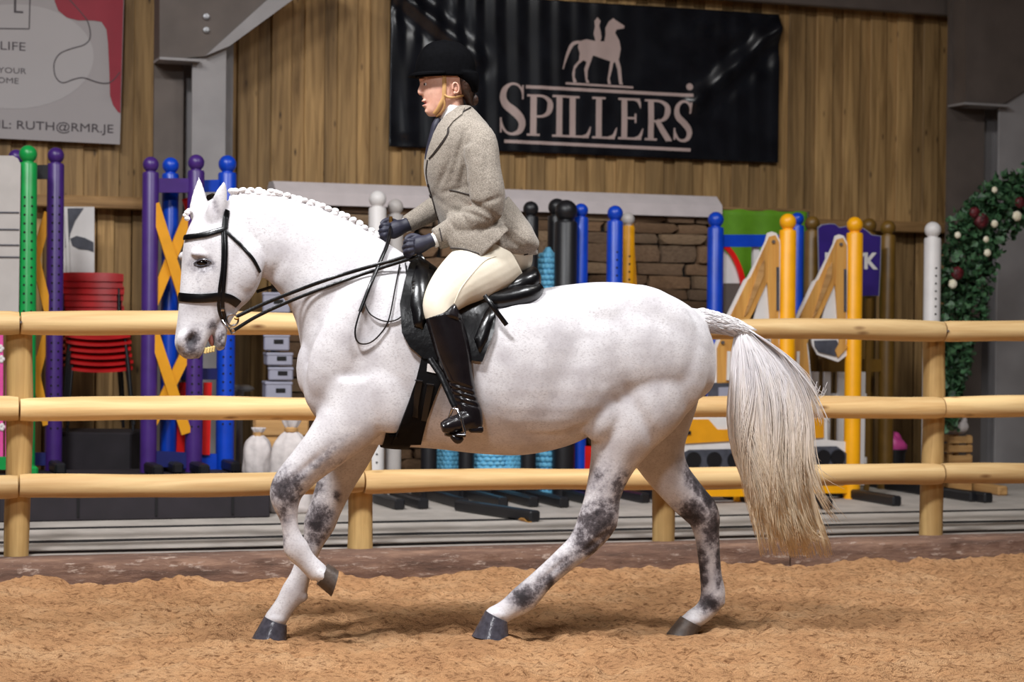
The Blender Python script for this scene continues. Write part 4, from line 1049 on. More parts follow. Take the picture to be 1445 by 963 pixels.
# neck: top point, bottom point, half width
NK = [(322, 276, 362, 388, .062), (350, 270, 380, 398, .072), (400, 277, 402, 424, .082), (450, 292, 418, 456, .10), (500, 315, 427, 505, .135), (550, 345, 440, 560, .175), (600, 378, 490, 605, .20)]
rings = []
for q in catmull(NK, 6):
    a, b_ = H(q[0], q[1]), H(q[2], q[3]); rings.append(ring((a + b_) / 2, (a - b_) / 2, Vector((0, q[4], 0)), 32, 0.92, 1.25))
hb.loft(rings)
# head: front point, back point, half width, shift toward viewer
PSI = math.radians(11)
def HB(w): return Vector((math.sin(PSI), -math.cos(PSI), 0)) * w
HD = [(296, 280, 342, 288, .05, .0), (276, 303, 362, 322, .082, .0), (263, 330, 371, 352, .098, .01), (258, 355, 372, 378, .100, .015), (256, 385, 366, 402, .094, .02), (254, 410, 352, 424, .078, .03), (252, 435, 332, 440, .062, .035), (250, 455, 314, 455, .054, .04), (247.5, 472, 300, 470, .052, .045), (247, 487, 291, 486, .051, .05), (252, 499, 287, 497, .046, .05), (262, 507, 281, 506, .028, .05)]
rings = []
for q in catmull(HD, 6):
    a, b_ = H(q[0], q[1], q[5]), H(q[2], q[3], q[5]); rings.append(ring((a + b_) / 2, (a - b_) / 2, HB(q[4]), 32, 0.85, 0.9))
hb.loft(rings)
LJ = [(306, 438, 345, 428, .048, .03), (302, 455, 328, 450, .042, .035), (300, 469, 321, 465, .038, .04), (302, 481, 320, 477, .037, .045), (304, 490, 318, 488, .03, .045), (307, 496, 315, 494, .016, .045)]
rings = []
for q in catmull(LJ, 5):
    a, b_ = H(q[0], q[1], q[5]), H(q[2], q[3], q[5]); rings.append(ring((a + b_) / 2, (a - b_) / 2, HB(q[4]), 20))
hb.loft(rings)
# cheek disc, brow, face crest, jugular side
blob(hb, 343, 378, 27, 40, .075, .035, 18); blob(hb, 343, 378, 27, 40, -.07, .035, 18)
blob(hb, 284, 360, 15, 6, .082, .024, 10); blob(hb, 264, 362, 12, 8, -.075, .035)
blob(hb, 290, 400, 7, 34, .078, .018, -12)
blob(hb, 262, 481, 13, 14, .082, .022)
# ears
def ear(pts, off0, off1):
    n = len(pts); limb(hb, [(x, y, r, r * SPX * 0.55, off0 + (off1 - off0) * i / (n - 1)) for i, (x, y, r) in enumerate(pts)], 18, 5)
ear([(300, 326, 12), (303, 312, 14), (306, 296, 14), (311, 278, 10), (315, 264, 5.5), (316, 256, 1.5)], .055, .075)
ear([(284, 312, 12), (280, 300, 13), (281, 286, 12.5), (281, 272, 9), (281, 260, 5), (280.5, 249, 1.2)], -.045, -.06)
# legs
FN = [(505, 535, 58, .10, .135), (500, 582, 50, .10, .15), (466, 624, 36, .085, .16), (432, 658, 28, .064, .155), (409, 684, 25, .056, .15), (403, 704, 22, .05, .15), (407, 730, 13.5, .033, .15), (411, 752, 12.5, .031, .15), (418, 774, 18, .038, .15), (432, 792, 14.5, .034, .15), (450, 810, 15, .042, .15)]
FF = [(500, 590, 52, .09, -.13), (490, 638, 36, .08, -.15), (475, 678, 27, .064, -.15), (460, 716, 23, .055, -.15), (450, 742, 22, .05, -.15), (442, 766, 15, .036, -.15), (432, 790, 14, .033, -.15), (424, 813, 14.5, .033, -.15), (415, 835, 18, .038, -.15), (402, 855, 15, .035, -.15), (388, 876, 16, .042, -.15)]
HN = [(915, 500, 80, .13, .11), (900, 560, 74, .135, .125), (880, 612, 50, .11, .14), (864, 655, 32, .078, .14), (851, 698, 25, .06, .14), (843, 735, 28, .054, .14), (822, 768, 21, .042, .14), (796, 791, 17.5, .036, .14), (766, 818, 16.5, .034, .14), (739, 845, 19.5, .039, .14), (716, 861, 15.5, .035, .14), (698, 872, 16, .042, .14)]
HF = [(925, 520, 70, .12, -.11), (922, 580, 60, .12, -.13), (928, 635, 40, .095, -.14), (944, 670, 30, .075, -.14), (968, 700, 27, .062, -.14), (991, 726, 24, .052, -.14), (997, 752, 18, .042, -.14), (1000, 780, 16, .036, -.14), (1003, 812, 15.5, .034, -.14), (1006, 842, 17.5, .039, -.14), (995, 862, 14.5, .035, -.14), (976, 876, 14, .042, -.14)]
for q in (FN, FF, HN, HF): limb(hb, q)
# bony landmarks: knees, hocks, fetlock tufts
blob(hb, 398, 690, 10, 16, .15, .045); blob(hb, 424, 686, 11, 13, .15, .03); blob(hb, 424, 780, 11, 10, .15, .028); blob(hb, 425, 842, 10, 9, -.15, .028)
blob(hb, 858, 733, 13, 18, .14, .028, -25); blob(hb, 747, 853, 9, 9, .14, .028); blob(hb, 999, 712, 11, 12, -.14, .03, 25); blob(hb, 1014, 850, 10, 9, -.14, .028)
for x, y, o in ((389, 874, -.15), (700, 868, .14), (976, 876, -.14), (453, 811, .15)): blob(hb, x, y, 16.5, 11, o, .05, 0 if x != 453 else 50)
# muscle masses both sides
for s in (1, -1):
    blob(hb, 492, 478, 42, 92, .165 * s, .062, 28); blob(hb, 548, 560, 44, 52, .20 * s, .05, -20); blob(hb, 462, 545, 34, 44, .12 * s, .07)
    blob(hb, 905, 470, 84, 66, .17 * s, .085, 20); blob(hb, 955, 520, 45, 70, .14 * s, .09, 6); blob(hb, 850, 585, 28, 40, .20 * s, .06, 15)
    blob(hb, 850, 450, 40, 32, .22 * s, .045); blob(hb, 760, 520, 120, 90, .235 * s, .085)
blob(hb, 826, 604, 22, 12, 0, .05, -10); blob(hb, 436, 520, 18, 40, .06, .05); blob(hb, 436, 520, 18, 40, -.06, .05)
# dock
limb(hb, [(972, 452, 18, .05, 0), (995, 453, 16, .045, 0), (1018, 457, 13.5, .038, 0), (1038, 464, 11, .032, 0), (1052, 473, 8, .025, 0)], 16)
bme = fuse(hb, 0.0068, 3, 'body')
co = coords(bme)
def relax(me, c, w, it):
    e = np.empty(len(me.edges) * 2, np.int32); me.edges.foreach_get('vertices', e); e = e.reshape(-1, 2); n = len(c)
    deg = np.bincount(e.ravel(), minlength=n)[:, None]
    for i in range(it):
        for f in (0.55, -0.57 if i % 3 else -0.2):
            s = np.stack([np.bincount(e[:, 0], c[e[:, 1], k], n) + np.bincount(e[:, 1], c[e[:, 0], k], n) for k in range(3)], 1) / deg
            c = c + (s - c) * w[:, None] * f
    return c
hx = np.array([H(380, 400).x]); zz1 = H(500, 650).z
wt = np.clip((co[:, 2] - zz1) / 0.12 + .5, 0.12, 1) * np.clip((co[:, 0] - hx[0]) / 0.1, 0.10, 1)
co = relax(bme, co, wt, 60); setco(bme, co)
nr = np.empty(len(co) * 3, np.float32); bme.vertices.foreach_get('normal', nr); nr = nr.reshape(-1, 3).astype(float)
def near(px, py, off, rx, rz=None, ry=None, deg=0):
    c = np.array(H(px, py, off)); d = co - c; rz = rz or rx; ry = ry or rx * SPX
    a = math.radians(deg); x = d[:, 0] * math.cos(a) - d[:, 2] * math.sin(a); z = d[:, 0] * math.sin(a) + d[:, 2] * math.cos(a)
    return np.sqrt((x / (rx * SPX)) ** 2 + (z / (rz * SPX)) ** 2 + (d[:, 1] / ry) ** 2)
def dent(px, py, off, rx, rz, ry, depth, deg=0):
    global co
    w = np.exp(-near(px, py, off, rx, rz, ry, deg) ** 2 * 1.4); co = co - nr * (w * depth)[:, None]
dent(269, 480, .098, 6.5, 10, .03, .026, 25)           # nostril
dent(286, 372, .112, 13, 9, .03, .014)                 # eye socket
dent(302, 290, .092, 6, 22, .03, .012, -12)            # ear cup
dent(300, 425, .08, 9, 30, .03, .006, -20)             # cheek hollow
dent(378, 400, .08, 10, 40, .06, .012, 30)             # throat groove
dent(455, 440, .14, 18, 90, .06, .014, 42)             # jugular groove
dent(530, 470, .22, 16, 80, .06, .010, 12)             # behind the shoulder blade
dent(800, 520, .30, 26, 90, .08, .012, 20)             # flank hollow
dent(905, 590, .24, 12, 70, .08, .010, -30)
dent(440, 652, .2, 6, 40, .05, .008, 48)               # forearm tendon groove
dent(842, 765, .18, 6, 26, .05, .006, 50); dent(780, 806, .17, 5, 30, .05, .005, 50)
setco(bme, co)
# coat marks: x, y, off, rx, rz, deg, strength
MK = [(402, 690, .15, 24, 26, 0, .85), (418, 676, .15, 18, 14, 0, .6), (455, 645, .2, 8, 46, 48, .42), (400, 722, .15, 14, 18, 0, .55), (470, 655, .2, 8, 40, 58, .3), (399, 760, .15, 8, 20, 0, .4), (447, 738, -.15, 20, 30, 10, .95), (446, 690, -.15, 14, 30, 10, .55), (474, 700, -.15, 6, 9, 0, .75), (436, 775, -.15, 10, 18, 0, .4),
      (843, 735, .14, 30, 30, 0, .95), (824, 766, .14, 22, 22, 0, .85), (868, 700, .14, 14, 42, 12, .75), (846, 676, .14, 18, 30, 0, .4), (790, 795, .14, 22, 13, -40, .62), (770, 822, .14, 15, 13, 0, .8), (738, 842, .14, 18, 15, 0, 1.0), (756, 832, .14, 16, 12, 0, .5),
      (990, 690, -.14, 16, 44, -38, 1.0), (974, 726, -.14, 24, 24, 0, .95), (1004, 742, -.14, 15, 30, 0, .95), (1013, 785, -.14, 8, 44, 0, .85), (988, 806, -.14, 9, 42, 0, .85), (999, 850, -.14, 18, 14, 0, .95), (1006, 770, -.14, 12, 16, 0, .5),
      (266, 494, .06, 24, 15, 0, .62), (271, 481, .10, 9, 14, 25, 1.0), (311, 482, .05, 12, 16, 0, .6), (286, 374, .11, 17, 12, 0, .62), (284, 398, .1, 10, 20, 0, .28), (303, 460, .06, 12, 8, -30, .5), (828, 604, 0, 16, 12, 0, .9), (304, 292, .09, 6, 20, -12, .3), (275, 462, .09, 26, 8, -25, .16), (352, 420, .06, 12, 12, 0, .25)]
mk = np.zeros(len(co))
for x, y, o, rx, rz, dg, s in MK: mk = np.maximum(mk, s * np.exp(-near(x, y, o, rx, rz, 0.16, dg) ** 2 * 0.9))
set_attr(bme, 'mark', mk)
leg = np.clip((0.95 - co[:, 2]) / 0.55, 0, 1); set_attr(bme, 'leg', leg)
def coat():
    k = N('grey_horse_coat'); mp = k.coords((1, 1, 1), False)
    at_ = k.n('ShaderNodeAttribute', attribute_name='mark')
    n1 = k.n('ShaderNodeTexNoise', i_Scale=26.0, i_Detail=8.0, i_Roughness=0.72); k.l(mp, 0, n1, 'Vector')
    n2 = k.n('ShaderNodeTexNoise', i_Scale=9.0, i_Detail=5.0); k.l(mp, 0, n2, 'Vector')
    m1 = k.n('ShaderNodeMapRange'); m1.inputs['From Min'].default_value = 0.3; m1.inputs['From Max'].default_value = 0.7; m1.inputs['To Min'].default_value = -0.42; m1.inputs['To Max'].default_value = 0.42; k.l(n1, 0, m1, 0)
    # noise only acts where there is a mark
    mu = k.n('ShaderNodeMath', operation='MULTIPLY'); k.l(m1, 0, mu, 0)
    ss = k.n('ShaderNodeMapRange'); ss.inputs['From Max'].default_value = 0.35; k.l(at_, 'Fac', ss, 0); k.l(ss, 0, mu, 1)
    ad = k.n('ShaderNodeMath', operation='ADD'); k.l(at_, 'Fac', ad, 0); k.l(mu, 0, ad, 1)
    r = k.ramp([(0.10, lin((207, 204, 206))), (0.34, lin((172, 168, 172))), (0.62, lin((92, 86, 90))), (0.95, lin((46, 42, 46)))]); k.l(ad, 0, r, 0)
    # flea-bitten flecks and soft dapples
    mpf = k.coords((1, 1, 1.6), False); vo = k.n('ShaderNodeTexNoise', i_Scale=95.0, i_Detail=4.0, i_Roughness=0.8); k.l(mpf, 0, vo, 'Vector')
    fr_ = k.ramp([(0.36, (0.52, 0.49, 0.49)), (0.50, (1, 1, 1))]); k.l(vo, 0, fr_, 0)
    mxf = k.n('ShaderNodeMix', data_type='RGBA', blend_type='MULTIPLY'); k.l(n2, 0, mxf, 'Factor'); k.l(r, 0, mxf, 'A'); k.l(fr_, 0, mxf, 'B')
    dp = k.ramp([(0.32, (0.80, 0.78, 0.79)), (0.60, (1.06, 1.06, 1.06))]); k.l(n2, 0, dp, 0)
    mx2 = k.n('ShaderNodeMix', data_type='RGBA', blend_type='MULTIPLY'); mx2.inputs['Factor'].default_value = 1.0; k.l(mxf, 'Result', mx2, 'A'); k.l(dp, 0, mx2, 'B')
    k.l(mx2, 'Result', k.b, 'Base Color'); k.b.inputs['Roughness'].default_value = 0.62; k.b.inputs['Specular IOR Level'].default_value = 0.3
    k.b.inputs['Sheen Weight'].default_value = 0.15
    mp3 = k.coords((60, 60, 34), False); n3 = k.n('ShaderNodeTexNoise', i_Scale=2.0, i_Detail=4.0); k.l(mp3, 0, n3, 'Vector'); k.bump(n3, 0, 0.10, 0.004)
    return k.m
M['coat'] = coat()
horse = thing('horse', 'white grey horse with dark-patched legs trotting on the sand', 'horse', HORSE.o, HORSE.a)
body = mesh_obj(bme, 'body', M['coat'], horse); BV = caster(bme)

# hooves
M['hoof'] = plain('hoof_horn', (70, 68, 76), 0.2, 0.3, 40, bump=0.25); M['hoofbrown'] = plain('brown_hoof_horn', (74, 62, 54), 0.5, 0.35, 40, bump=0.3)
def hoof(c1, c2, s1, s2, off, mat):
    m = MB(); rings = []
    for t in np.linspace(0, 1, 7):
        a = Vector(c1).lerp(Vector(s1), t); b_ = Vector(c2).lerp(Vector(s2), t); A = H(a.x, a.y, off); B = H(b_.x, b_.y, off)
        w = (A - B).length / 2; gr = 1 + 0.012 * math.sin(t * 20)
        rings.append(ring((A + B) / 2, (A - B) / 2 * gr, Vector((0, w * 0.96 * gr, 0)) , 28, 1.0))
    rings.append([p * 0.93 + (sum(rings[-1], Vector()) / 28) * 0.07 + Vector((0, 0, -0.002)) for p in rings[-1]])
    m.loft(rings); return m.build('hoof', mat, horse, smooth=60)
hoof((463, 796), (447, 825), (478, 806), (467, 842), .15, M['hoofbrown'])
hoof((373, 870), (405, 883), (353, 905), (405, 907), -.15, M['hoof'])
hoof((685, 862), (716, 878), (666, 898), (718, 902), .14, M['hoof'])
hoof((961, 870), (990, 886), (940, 896), (981, 899), -.14, M['hoofbrown'])

# eyes
M['eye'] = plain('horse_eye', (14, 9, 8), 0.06, 0.1, 30, bump=0, coat=0.6)
for s, (px, py) in ((1, (286, 371)), (-1, (262, 372))):
    if s > 0:
        h = cast([BV], px, py); c = h[0] - h[1] * 0.010
        MB().ball(c, (0.030, 0.019, 0.019), 20, Matrix.Rotation(math.radians(10), 3, 'Y')).build('eye', M['eye'], horse)
        for dy, rr in ((-5.0, 0.0042), (5.0, 0.0030)):
            pts = []
            for u in np.linspace(-1, 1, 9):
                q = cast([BV], px + 12.5 * u, py + dy * (1 - u * u) + 1.5 * u * -1)
                pts.append(q[0] + q[1] * 0.004)
            MB().tube(pts, [rr * (0.45 + 0.55 * (1 - abs(u))) for u in np.linspace(-1, 1, 9)], 8).build('eyelid', M['hoof'], horse)
    else:
        MB().ball(H(px, py, -0.075), (0.02, 0.022, 0.018), 16).build('eye', M['eye'], horse)
# mouth: tongue, teeth
M['gum'] = plain('tongue_pink', (138, 84, 76), 0.35, 0.15, 30); M['tooth'] = plain('ivory_tooth', (226, 200, 132), 0.35, 0.15, 40)
mm = MB(); mm.ball(H(297, 477, .050), (0.012, 0.018, 0.040), 14, Matrix.Rotation(math.radians(-14), 3, 'Y')); mm.build('tongue', M['gum'], horse)
for i in range(4):
    MB().box(H(290 + 3.8 * i, 495 - 0.8 * i, .060 - .004 * i), (0.012, 0.03, 0.026), Matrix.Rotation(math.radians(10), 3, 'Y'), bev=0.004).build('tooth', M['tooth'], horse)

# mane plaits
M['mane'] = plain('white_mane_hair', (232, 228, 228), 0.6, 0.10, 60, bump=0.5)
def plait_mesh():
    m = MB(); 
    for i in range(4):
        a = i * 1.7; m.ball((0.005 * math.cos(a), 0.006 * math.sin(a), 0.010 * i - 0.014), (0.0125, 0.013, 0.010), 12)
    return m.mesh('mane_plait', M['mane'], 60)
pm = plait_mesh(); crest = catmull([(330, 271), (370, 270), (410, 279), (450, 291), (490, 308), (528, 331)], 12)
for i in range(25):
    q = crest[int(i * (len(crest) - 1) / 24)]
    o = inst(pm, 'mane_plait', horse, H(q[0], q[1] + 5.5, 0.010), (0, rng.normal(0, .25), rng.uniform(0, 6)), (1.5, 1.35, 1.25))
inst(pm, 'forelock_plait', horse, H(264, 303, -0.02), (0, 0.3, 1), (1.0, 1.0, 1.1))

# tail
TR_ = [(466, 1042, 1057, .020), (484, 1037, 1080, .035), (510, 1035, 1106, .05), (550, 1032, 1132, .06), (595, 1031, 1144, .065), (640, 1040, 1142, .065), (680, 1056, 1138, .06), (720, 1068, 1146, .055), (755, 1078, 1156, .05), (786, 1086, 1164, .04)]
TP = np.array(catmull([(a, b_, c, d) for a, b_, c, d in TR_], 6)); tv = np.linspace(0, 1, len(TP))
def tail_at(t, s, dep):
    y, xl, xr, w = [np.interp(t, tv, TP[:, k]) for k in range(4)]
    x = xl + (xr - xl) * s; bulge = math.sqrt(max(0.0, 1 - (2 * s - 1) ** 2))
    return x, y, dep * w * bulge
def tail_mat():
    k = N('tail_hair'); tc = k.n('ShaderNodeTexCoord'); sx = k.n('ShaderNodeSeparateXYZ'); k.l(tc, 'Object', sx, 0)
    nz = k.n('ShaderNodeTexNoise', i_Scale=3.0, i_Detail=3.0); mp = k.coords((22, 22, 2.0), False); k.l(mp, 0, nz, 'Vector')
    mr = k.n('ShaderNodeMapRange'); mr.inputs['From Min'].default_value = 0.35; mr.inputs['From Max'].default_value = 1.3; k.l(sx, 'Z', mr, 0)
    ad = k.n('ShaderNodeMath', operation='ADD'); ad.inputs[1].default_value = -0.15; k.l(mr, 0, ad, 0)
    a2 = k.n('ShaderNodeMath', operation='MULTIPLY_ADD'); a2.inputs[1].default_value = 0.4; k.l(nz, 0, a2, 0); k.l(ad, 0, a2, 2)
    r = k.ramp([(0.12, lin((232, 212, 178))), (0.5, lin((224, 210, 192))), (0.9, lin((224, 220, 222)))]); k.l(a2, 0, r, 0); k.l(r, 0, k.b, 'Base Color')
    k.b.inputs['Roughness'].default_value = 0.5; return k.m
M['tailhair'] = tail_mat()
tl = thing('x', '', ''); bpy.data.objects.remove(tl)
mc = MB(); rings = []
for t in np.linspace(0.0, 0.80, 34):
    y, xl, xr, w = [np.interp(t, tv, TP[:, k]) for k in range(4)]; sh = 0.78 * (1 - .25 * max(0, t - .6) / .2)
    c = H((xl + xr) / 2, y); A = (H(xr, y) - H(xl, y)) / 2 * sh
    rings.append([c + A * math.cos(a) * (1 + 0.04 * math.sin(9 * a + t * 4)) + Vector((0, w * 0.75 * math.sin(a) * (1 + 0.06 * math.sin(11 * a + t * 3)), 0)) for a in [2 * math.pi * j / 48 for j in range(48)]])
mc.loft(rings); tail = mc.build('tail', M['tailhair'], horse, smooth=80)
mh = MB(); rt = np.random.default_rng(9)
locks = [(rt.uniform(0, 1), rt.uniform(-1, 1) if q % 3 else rt.uniform(.7, 1.1), rt.normal(0, .20), rt.uniform(.66, 1.0), rt.uniform(0, 6), rt.normal(0, 3.0)) for q in range(120)]
for k in range(3000):
    lk = locks[int(rt.integers(len(locks)))]
    s = lk[0] + rt.normal(0, .018); dep = lk[1] + rt.normal(0, .05); end = min(1.0, lk[3] * rt.uniform(.82, 1.03) + .06); ph = lk[4] + rt.normal(0, .25); cross = lk[2] + rt.normal(0, .03); fly = lk[5] + rt.normal(0, .8); pts = []
    for u in np.linspace(0, 1, 11):
        t = u * end; sp_ = 1 - .55 * u * (1 - u) * 2
        ss = lk[0] + (s - lk[0]) * (1 + 1.2 * u * u) + cross * u * u + 0.03 * math.sin(u * 6 + ph); sc_ = min(1, max(0, ss))
        x, y, d = tail_at(t, sc_, dep)
        pts.append(H(x + max(-.06, min(.06, ss - sc_)) * 60 + fly * u ** 3 * 2.2, y + 2 * math.sin(u * 4 + ph) * u, d + 0.006 * math.sin(u * 6 + ph)))
    r0 = rt.uniform(0.0010, 0.0022); mh.tube(pts, [r0 * (0.6 if u == 0 else 1.0) * (1 - 0.6 * max(0, u - .55) / .45) for u in np.linspace(0, 1, 11)], 4)
wisps = [[(1057, 466), (1108, 505), (1138, 565), (1144, 640), (1160, 700), (1188, 738)], [(1057, 466), (1100, 500), (1135, 580), (1138, 650), (1150, 690), (1180, 732)], [(1057, 466), (1104, 502), (1140, 548), (1156, 585), (1160, 600)], [(1057, 466), (1100, 497), (1132, 530), (1150, 560), (1158, 540)], [(1060, 470), (1110, 520), (1140, 590), (1146, 640), (1170, 668), (1215, 690)], [(1060, 470), (1105, 530), (1120, 620), (1120, 690), (1140, 750), (1166, 764)]]
for w in wisps:
    for k in range(46 if w is not wisps[4] else 5):
        j = rt.normal(0, 1, 2); pts = []; P = catmull(w, 3); e = int(len(P) * rt.uniform(.72, 1.0))
        for i, q in enumerate(P[:e]):
            u = i / len(P); pts.append(H(q[0] + j[0] * 7 * u, q[1] + j[1] * 6 * u, 0.02 + 0.03 * u + 0.01 * j[0]))
        if len(pts) > 3: mh.tube(pts, [0.0015 * (1 - 0.6 * i / len(pts)) for i in range(len(pts))], 4)
mh.build('tail_strands', M['tailhair'], tail, smooth=180, kind='stuff')
# short fluffy hair on the dock
md = MB()
for k in range(700):
    u = rt.uniform(0, 1); a = rt.uniform(0, 2 * math.pi); q = np.array([(985, 450, 17), (1010, 455, 15), (1035, 462, 12.5), (1054, 471, 10)]); x, y, r = [np.interp(u, [0, .35, .7, 1], q[:, i]) for i in range(3)]
    c = H(x, y); d = Vector((0, math.cos(a), math.sin(a))); R = r * SPX; p0 = c + d * R * 0.85; md.tube([p0, p0 + Vector((0.02, 0, -0.002)) + d * 0.006, p0 + Vector((0.046, 0, -0.014)) + d * 0.004], [0.0016, 0.0014, 0.0006], 4)
md.build('dock_hair', M['mane'], horse, smooth=180, kind='stuff')

# ------------------------------------------------------------------ BRIDLE
M['leather'] = plain('black_leather', (9, 8, 10), 0.28, 0.3, 40, bump=0.12); M['steelbit'] = plain('bright_steel', (190, 190, 194), 0.2, 0.1, 20, metal=1.0)
M['brass'] = plain('brass', (200, 150, 84), 0.25, 0.1, 20, metal=1.0)
def strap(name, px, width, thick, parent, mat, bvs, k=6, lift=0.0, loop=False, mir=None):
    P = catmull(px, k) if len(px) > 2 else [np.array(p, float) for p in px]; pts, ups = [], []
    for q in P:
        h = cast(bvs, q[0], q[1])
        if h is None: continue
        pts.append(h[0] + h[1] * (thick * 0.5 + lift)); ups.append(h[1])
    if mir is not None:                     # carry on round the far side of the head
        for q in (P[::-1] if mir == 'start' else P):
            h = cast(bvs, q[0], q[1])
            if h is None: continue
            c = mid_plane(q[1]); nn = Vector((math.sin(PSI), -math.cos(PSI), 0)); w = h[0] - c; m_ = h[0] - nn * 2 * w.dot(nn)
            f = bvs[0].find_nearest(m_)
            if f[0] is None: continue
            p = f[0] + f[1] * (thick * 0.5 + lift)
            if mir == 'start': pts.insert(0, p); ups.insert(0, f[1])
            else: pts.append(p); ups.append(f[1])
    return MB().tube(pts, 1.0, 10, flat=(thick / 2, width / 2), up=ups).build(name, mat, parent, smooth=50)
def mid_plane(py):
    ys = [q[1] for q in HD]; o = np.interp(py, ys, [q[5] for q in HD]); x = np.interp(py, ys, [(q[0] + q[2]) / 2 for q in HD]); return H(x, py, o)
br = thing('bridle', 'black leather double bridle with plaited reins on the horse head', 'bridle', HORSE.o, HORSE.a)
strap('headpiece', [(319.5, 297), (318.5, 306), (317.5, 316), (317, 324)], 0.026, 0.008, br, M['leather'], [BV], lift=0.003)
strap('browband', [(262, 336), (275, 334), (292, 331), (306, 327), (317, 324)], 0.024, 0.008, br, M['leather'], [BV], lift=0.003, mir=None)
strap('cheekpiece', [(317, 324), (318.5, 350), (317.5, 380), (315, 410), (314, 435), (319, 452)], 0.017, 0.007, br, M['leather'], [BV], lift=0.003)
strap('cheekpiece', [(314, 326), (314.5, 352), (313.5, 380), (309.5, 410), (309, 438), (316, 456)], 0.013, 0.007, br, M['leather'], [BV], lift=0.001)
strap('throatlash', [(320, 328), (332, 339), (346, 353), (358, 368), (366, 384)], 0.015, 0.007, br, M['leather'], [BV], lift=0.002)
strap('noseband', [(252, 419), (266, 420.5), (282, 421), (298, 420), (312, 419), (325, 422), (336, 429)], 0.038, 0.007, br, M['leather'], [BV], lift=0.001)
def torus(m, c, R, r, nrm, n=22):
    a = nrm.orthogonal().normalized(); b_ = nrm.cross(a); m.tube([c + a * R * math.cos(q) + b_ * R * math.sin(q) for q in [2 * math.pi * i / n for i in range(n + 1)]], r, 8)
mb_ = MB(); torus(mb_, H(328, 452, .085), 0.024, 0.004, Vector((0, 1, 0))); mb_.build('bit_ring', M['steelbit'], br)
mb_ = MB(); mb_.tube([H(314, 452, .08), H(318, 458, .085), H(323, 464, .088), H(327, 472, .085)], 0.004, 8); torus(mb_, H(329, 467, .086), 0.009, 0.003, Vector((0, 1, 0))); mb_.build('curb_shank', M['steelbit'], br)
MB().tube([H(312, 458, .06), H(317, 462, .07), H(324, 463, .07), H(330, 458, .05)], 0.003, 6).build('curb_chain', M['steelbit'], br)
MB().ball(cast([BV], 317, 325)[0], (0.010, 0.006, 0.010), 10).build('buckle', M['steelbit'], br)
MB().ball(H(334, 450, .087), (0.011, 0.006, 0.006), 10).build('rein_stud', M['brass'], br)
strap('strap_buckle', [(312, 436), (316, 436.5)], 0.02, 0.012, br, M['steelbit'], [BV])
MB().tube([H(295, 279, 0.02), H(300, 277, -0.02), H(304, 279, -0.05)], 0.013, 8).build('poll_pad', M['leather'], br)
def air(name, pts, w, t, parent, mat, k=6, up=Vector((0, 0, 1)), flat=True):
    P = [H(q[0], q[1], q[2]) for q in catmull(pts, k)]
    return MB().tube(P, 1.0, 8, flat=(w / 2, t / 2), up=up).build(name, mat, parent, smooth=60)
def on_body(pts, clear):
    """keep a pixel path just outside the body where it would cut in"""
    out = []
    for x, y, o in pts:
        h = cast([BV], x, y)
        if h is not None: o = max(o, -h[0].y + clear)
        out.append((x, y, o))
    return out
R1 = on_body([(334, 447, .087), (370, 430, .10), (420, 410, .13), (470, 392, .15), (520, 377, .16), (560, 366, .17), (588, 356, .17)], .022)
R2 = on_body([(331, 466, .087), (360, 448, .10), (400, 429, .12), (450, 409, .15), (500, 391, .16), (545, 376, .17), (590, 362, .17)], .015)
air('snaffle_rein', R1, 0.016, 0.006, br, M['leather']); air('curb_rein', R2, 0.015, 0.006, br, M['leather'])
air('far_rein', [(362, 412, -.05), (384, 405, -.09), (420, 395, -.15)], 0.014, 0.006, br, M['leather'])
air('rein_bight', on_body([(572, 372, .1), (575, 400, .1), (574, 425, .1), (566, 447, .1), (546, 454, .1), (523, 444, .1), (513, 424, .1)], .012), 0.013, 0.006, br, M['leather'])
air('rein_bight', on_body([(564, 374, .1), (558, 405, .1), (549, 450, .1), (538, 470, .1), (522, 484, .1), (506, 484, .1), (501, 468, .1), (508, 440, .1), (524, 395, .1), (543, 352, .1)], .016), 0.013, 0.006, br, M['leather'])
print('HOOVES', [round(H(x, y, o).z, 3) for x, y, o in ((380, 906, -.15), (692, 900, .14), (960, 897, -.14))])
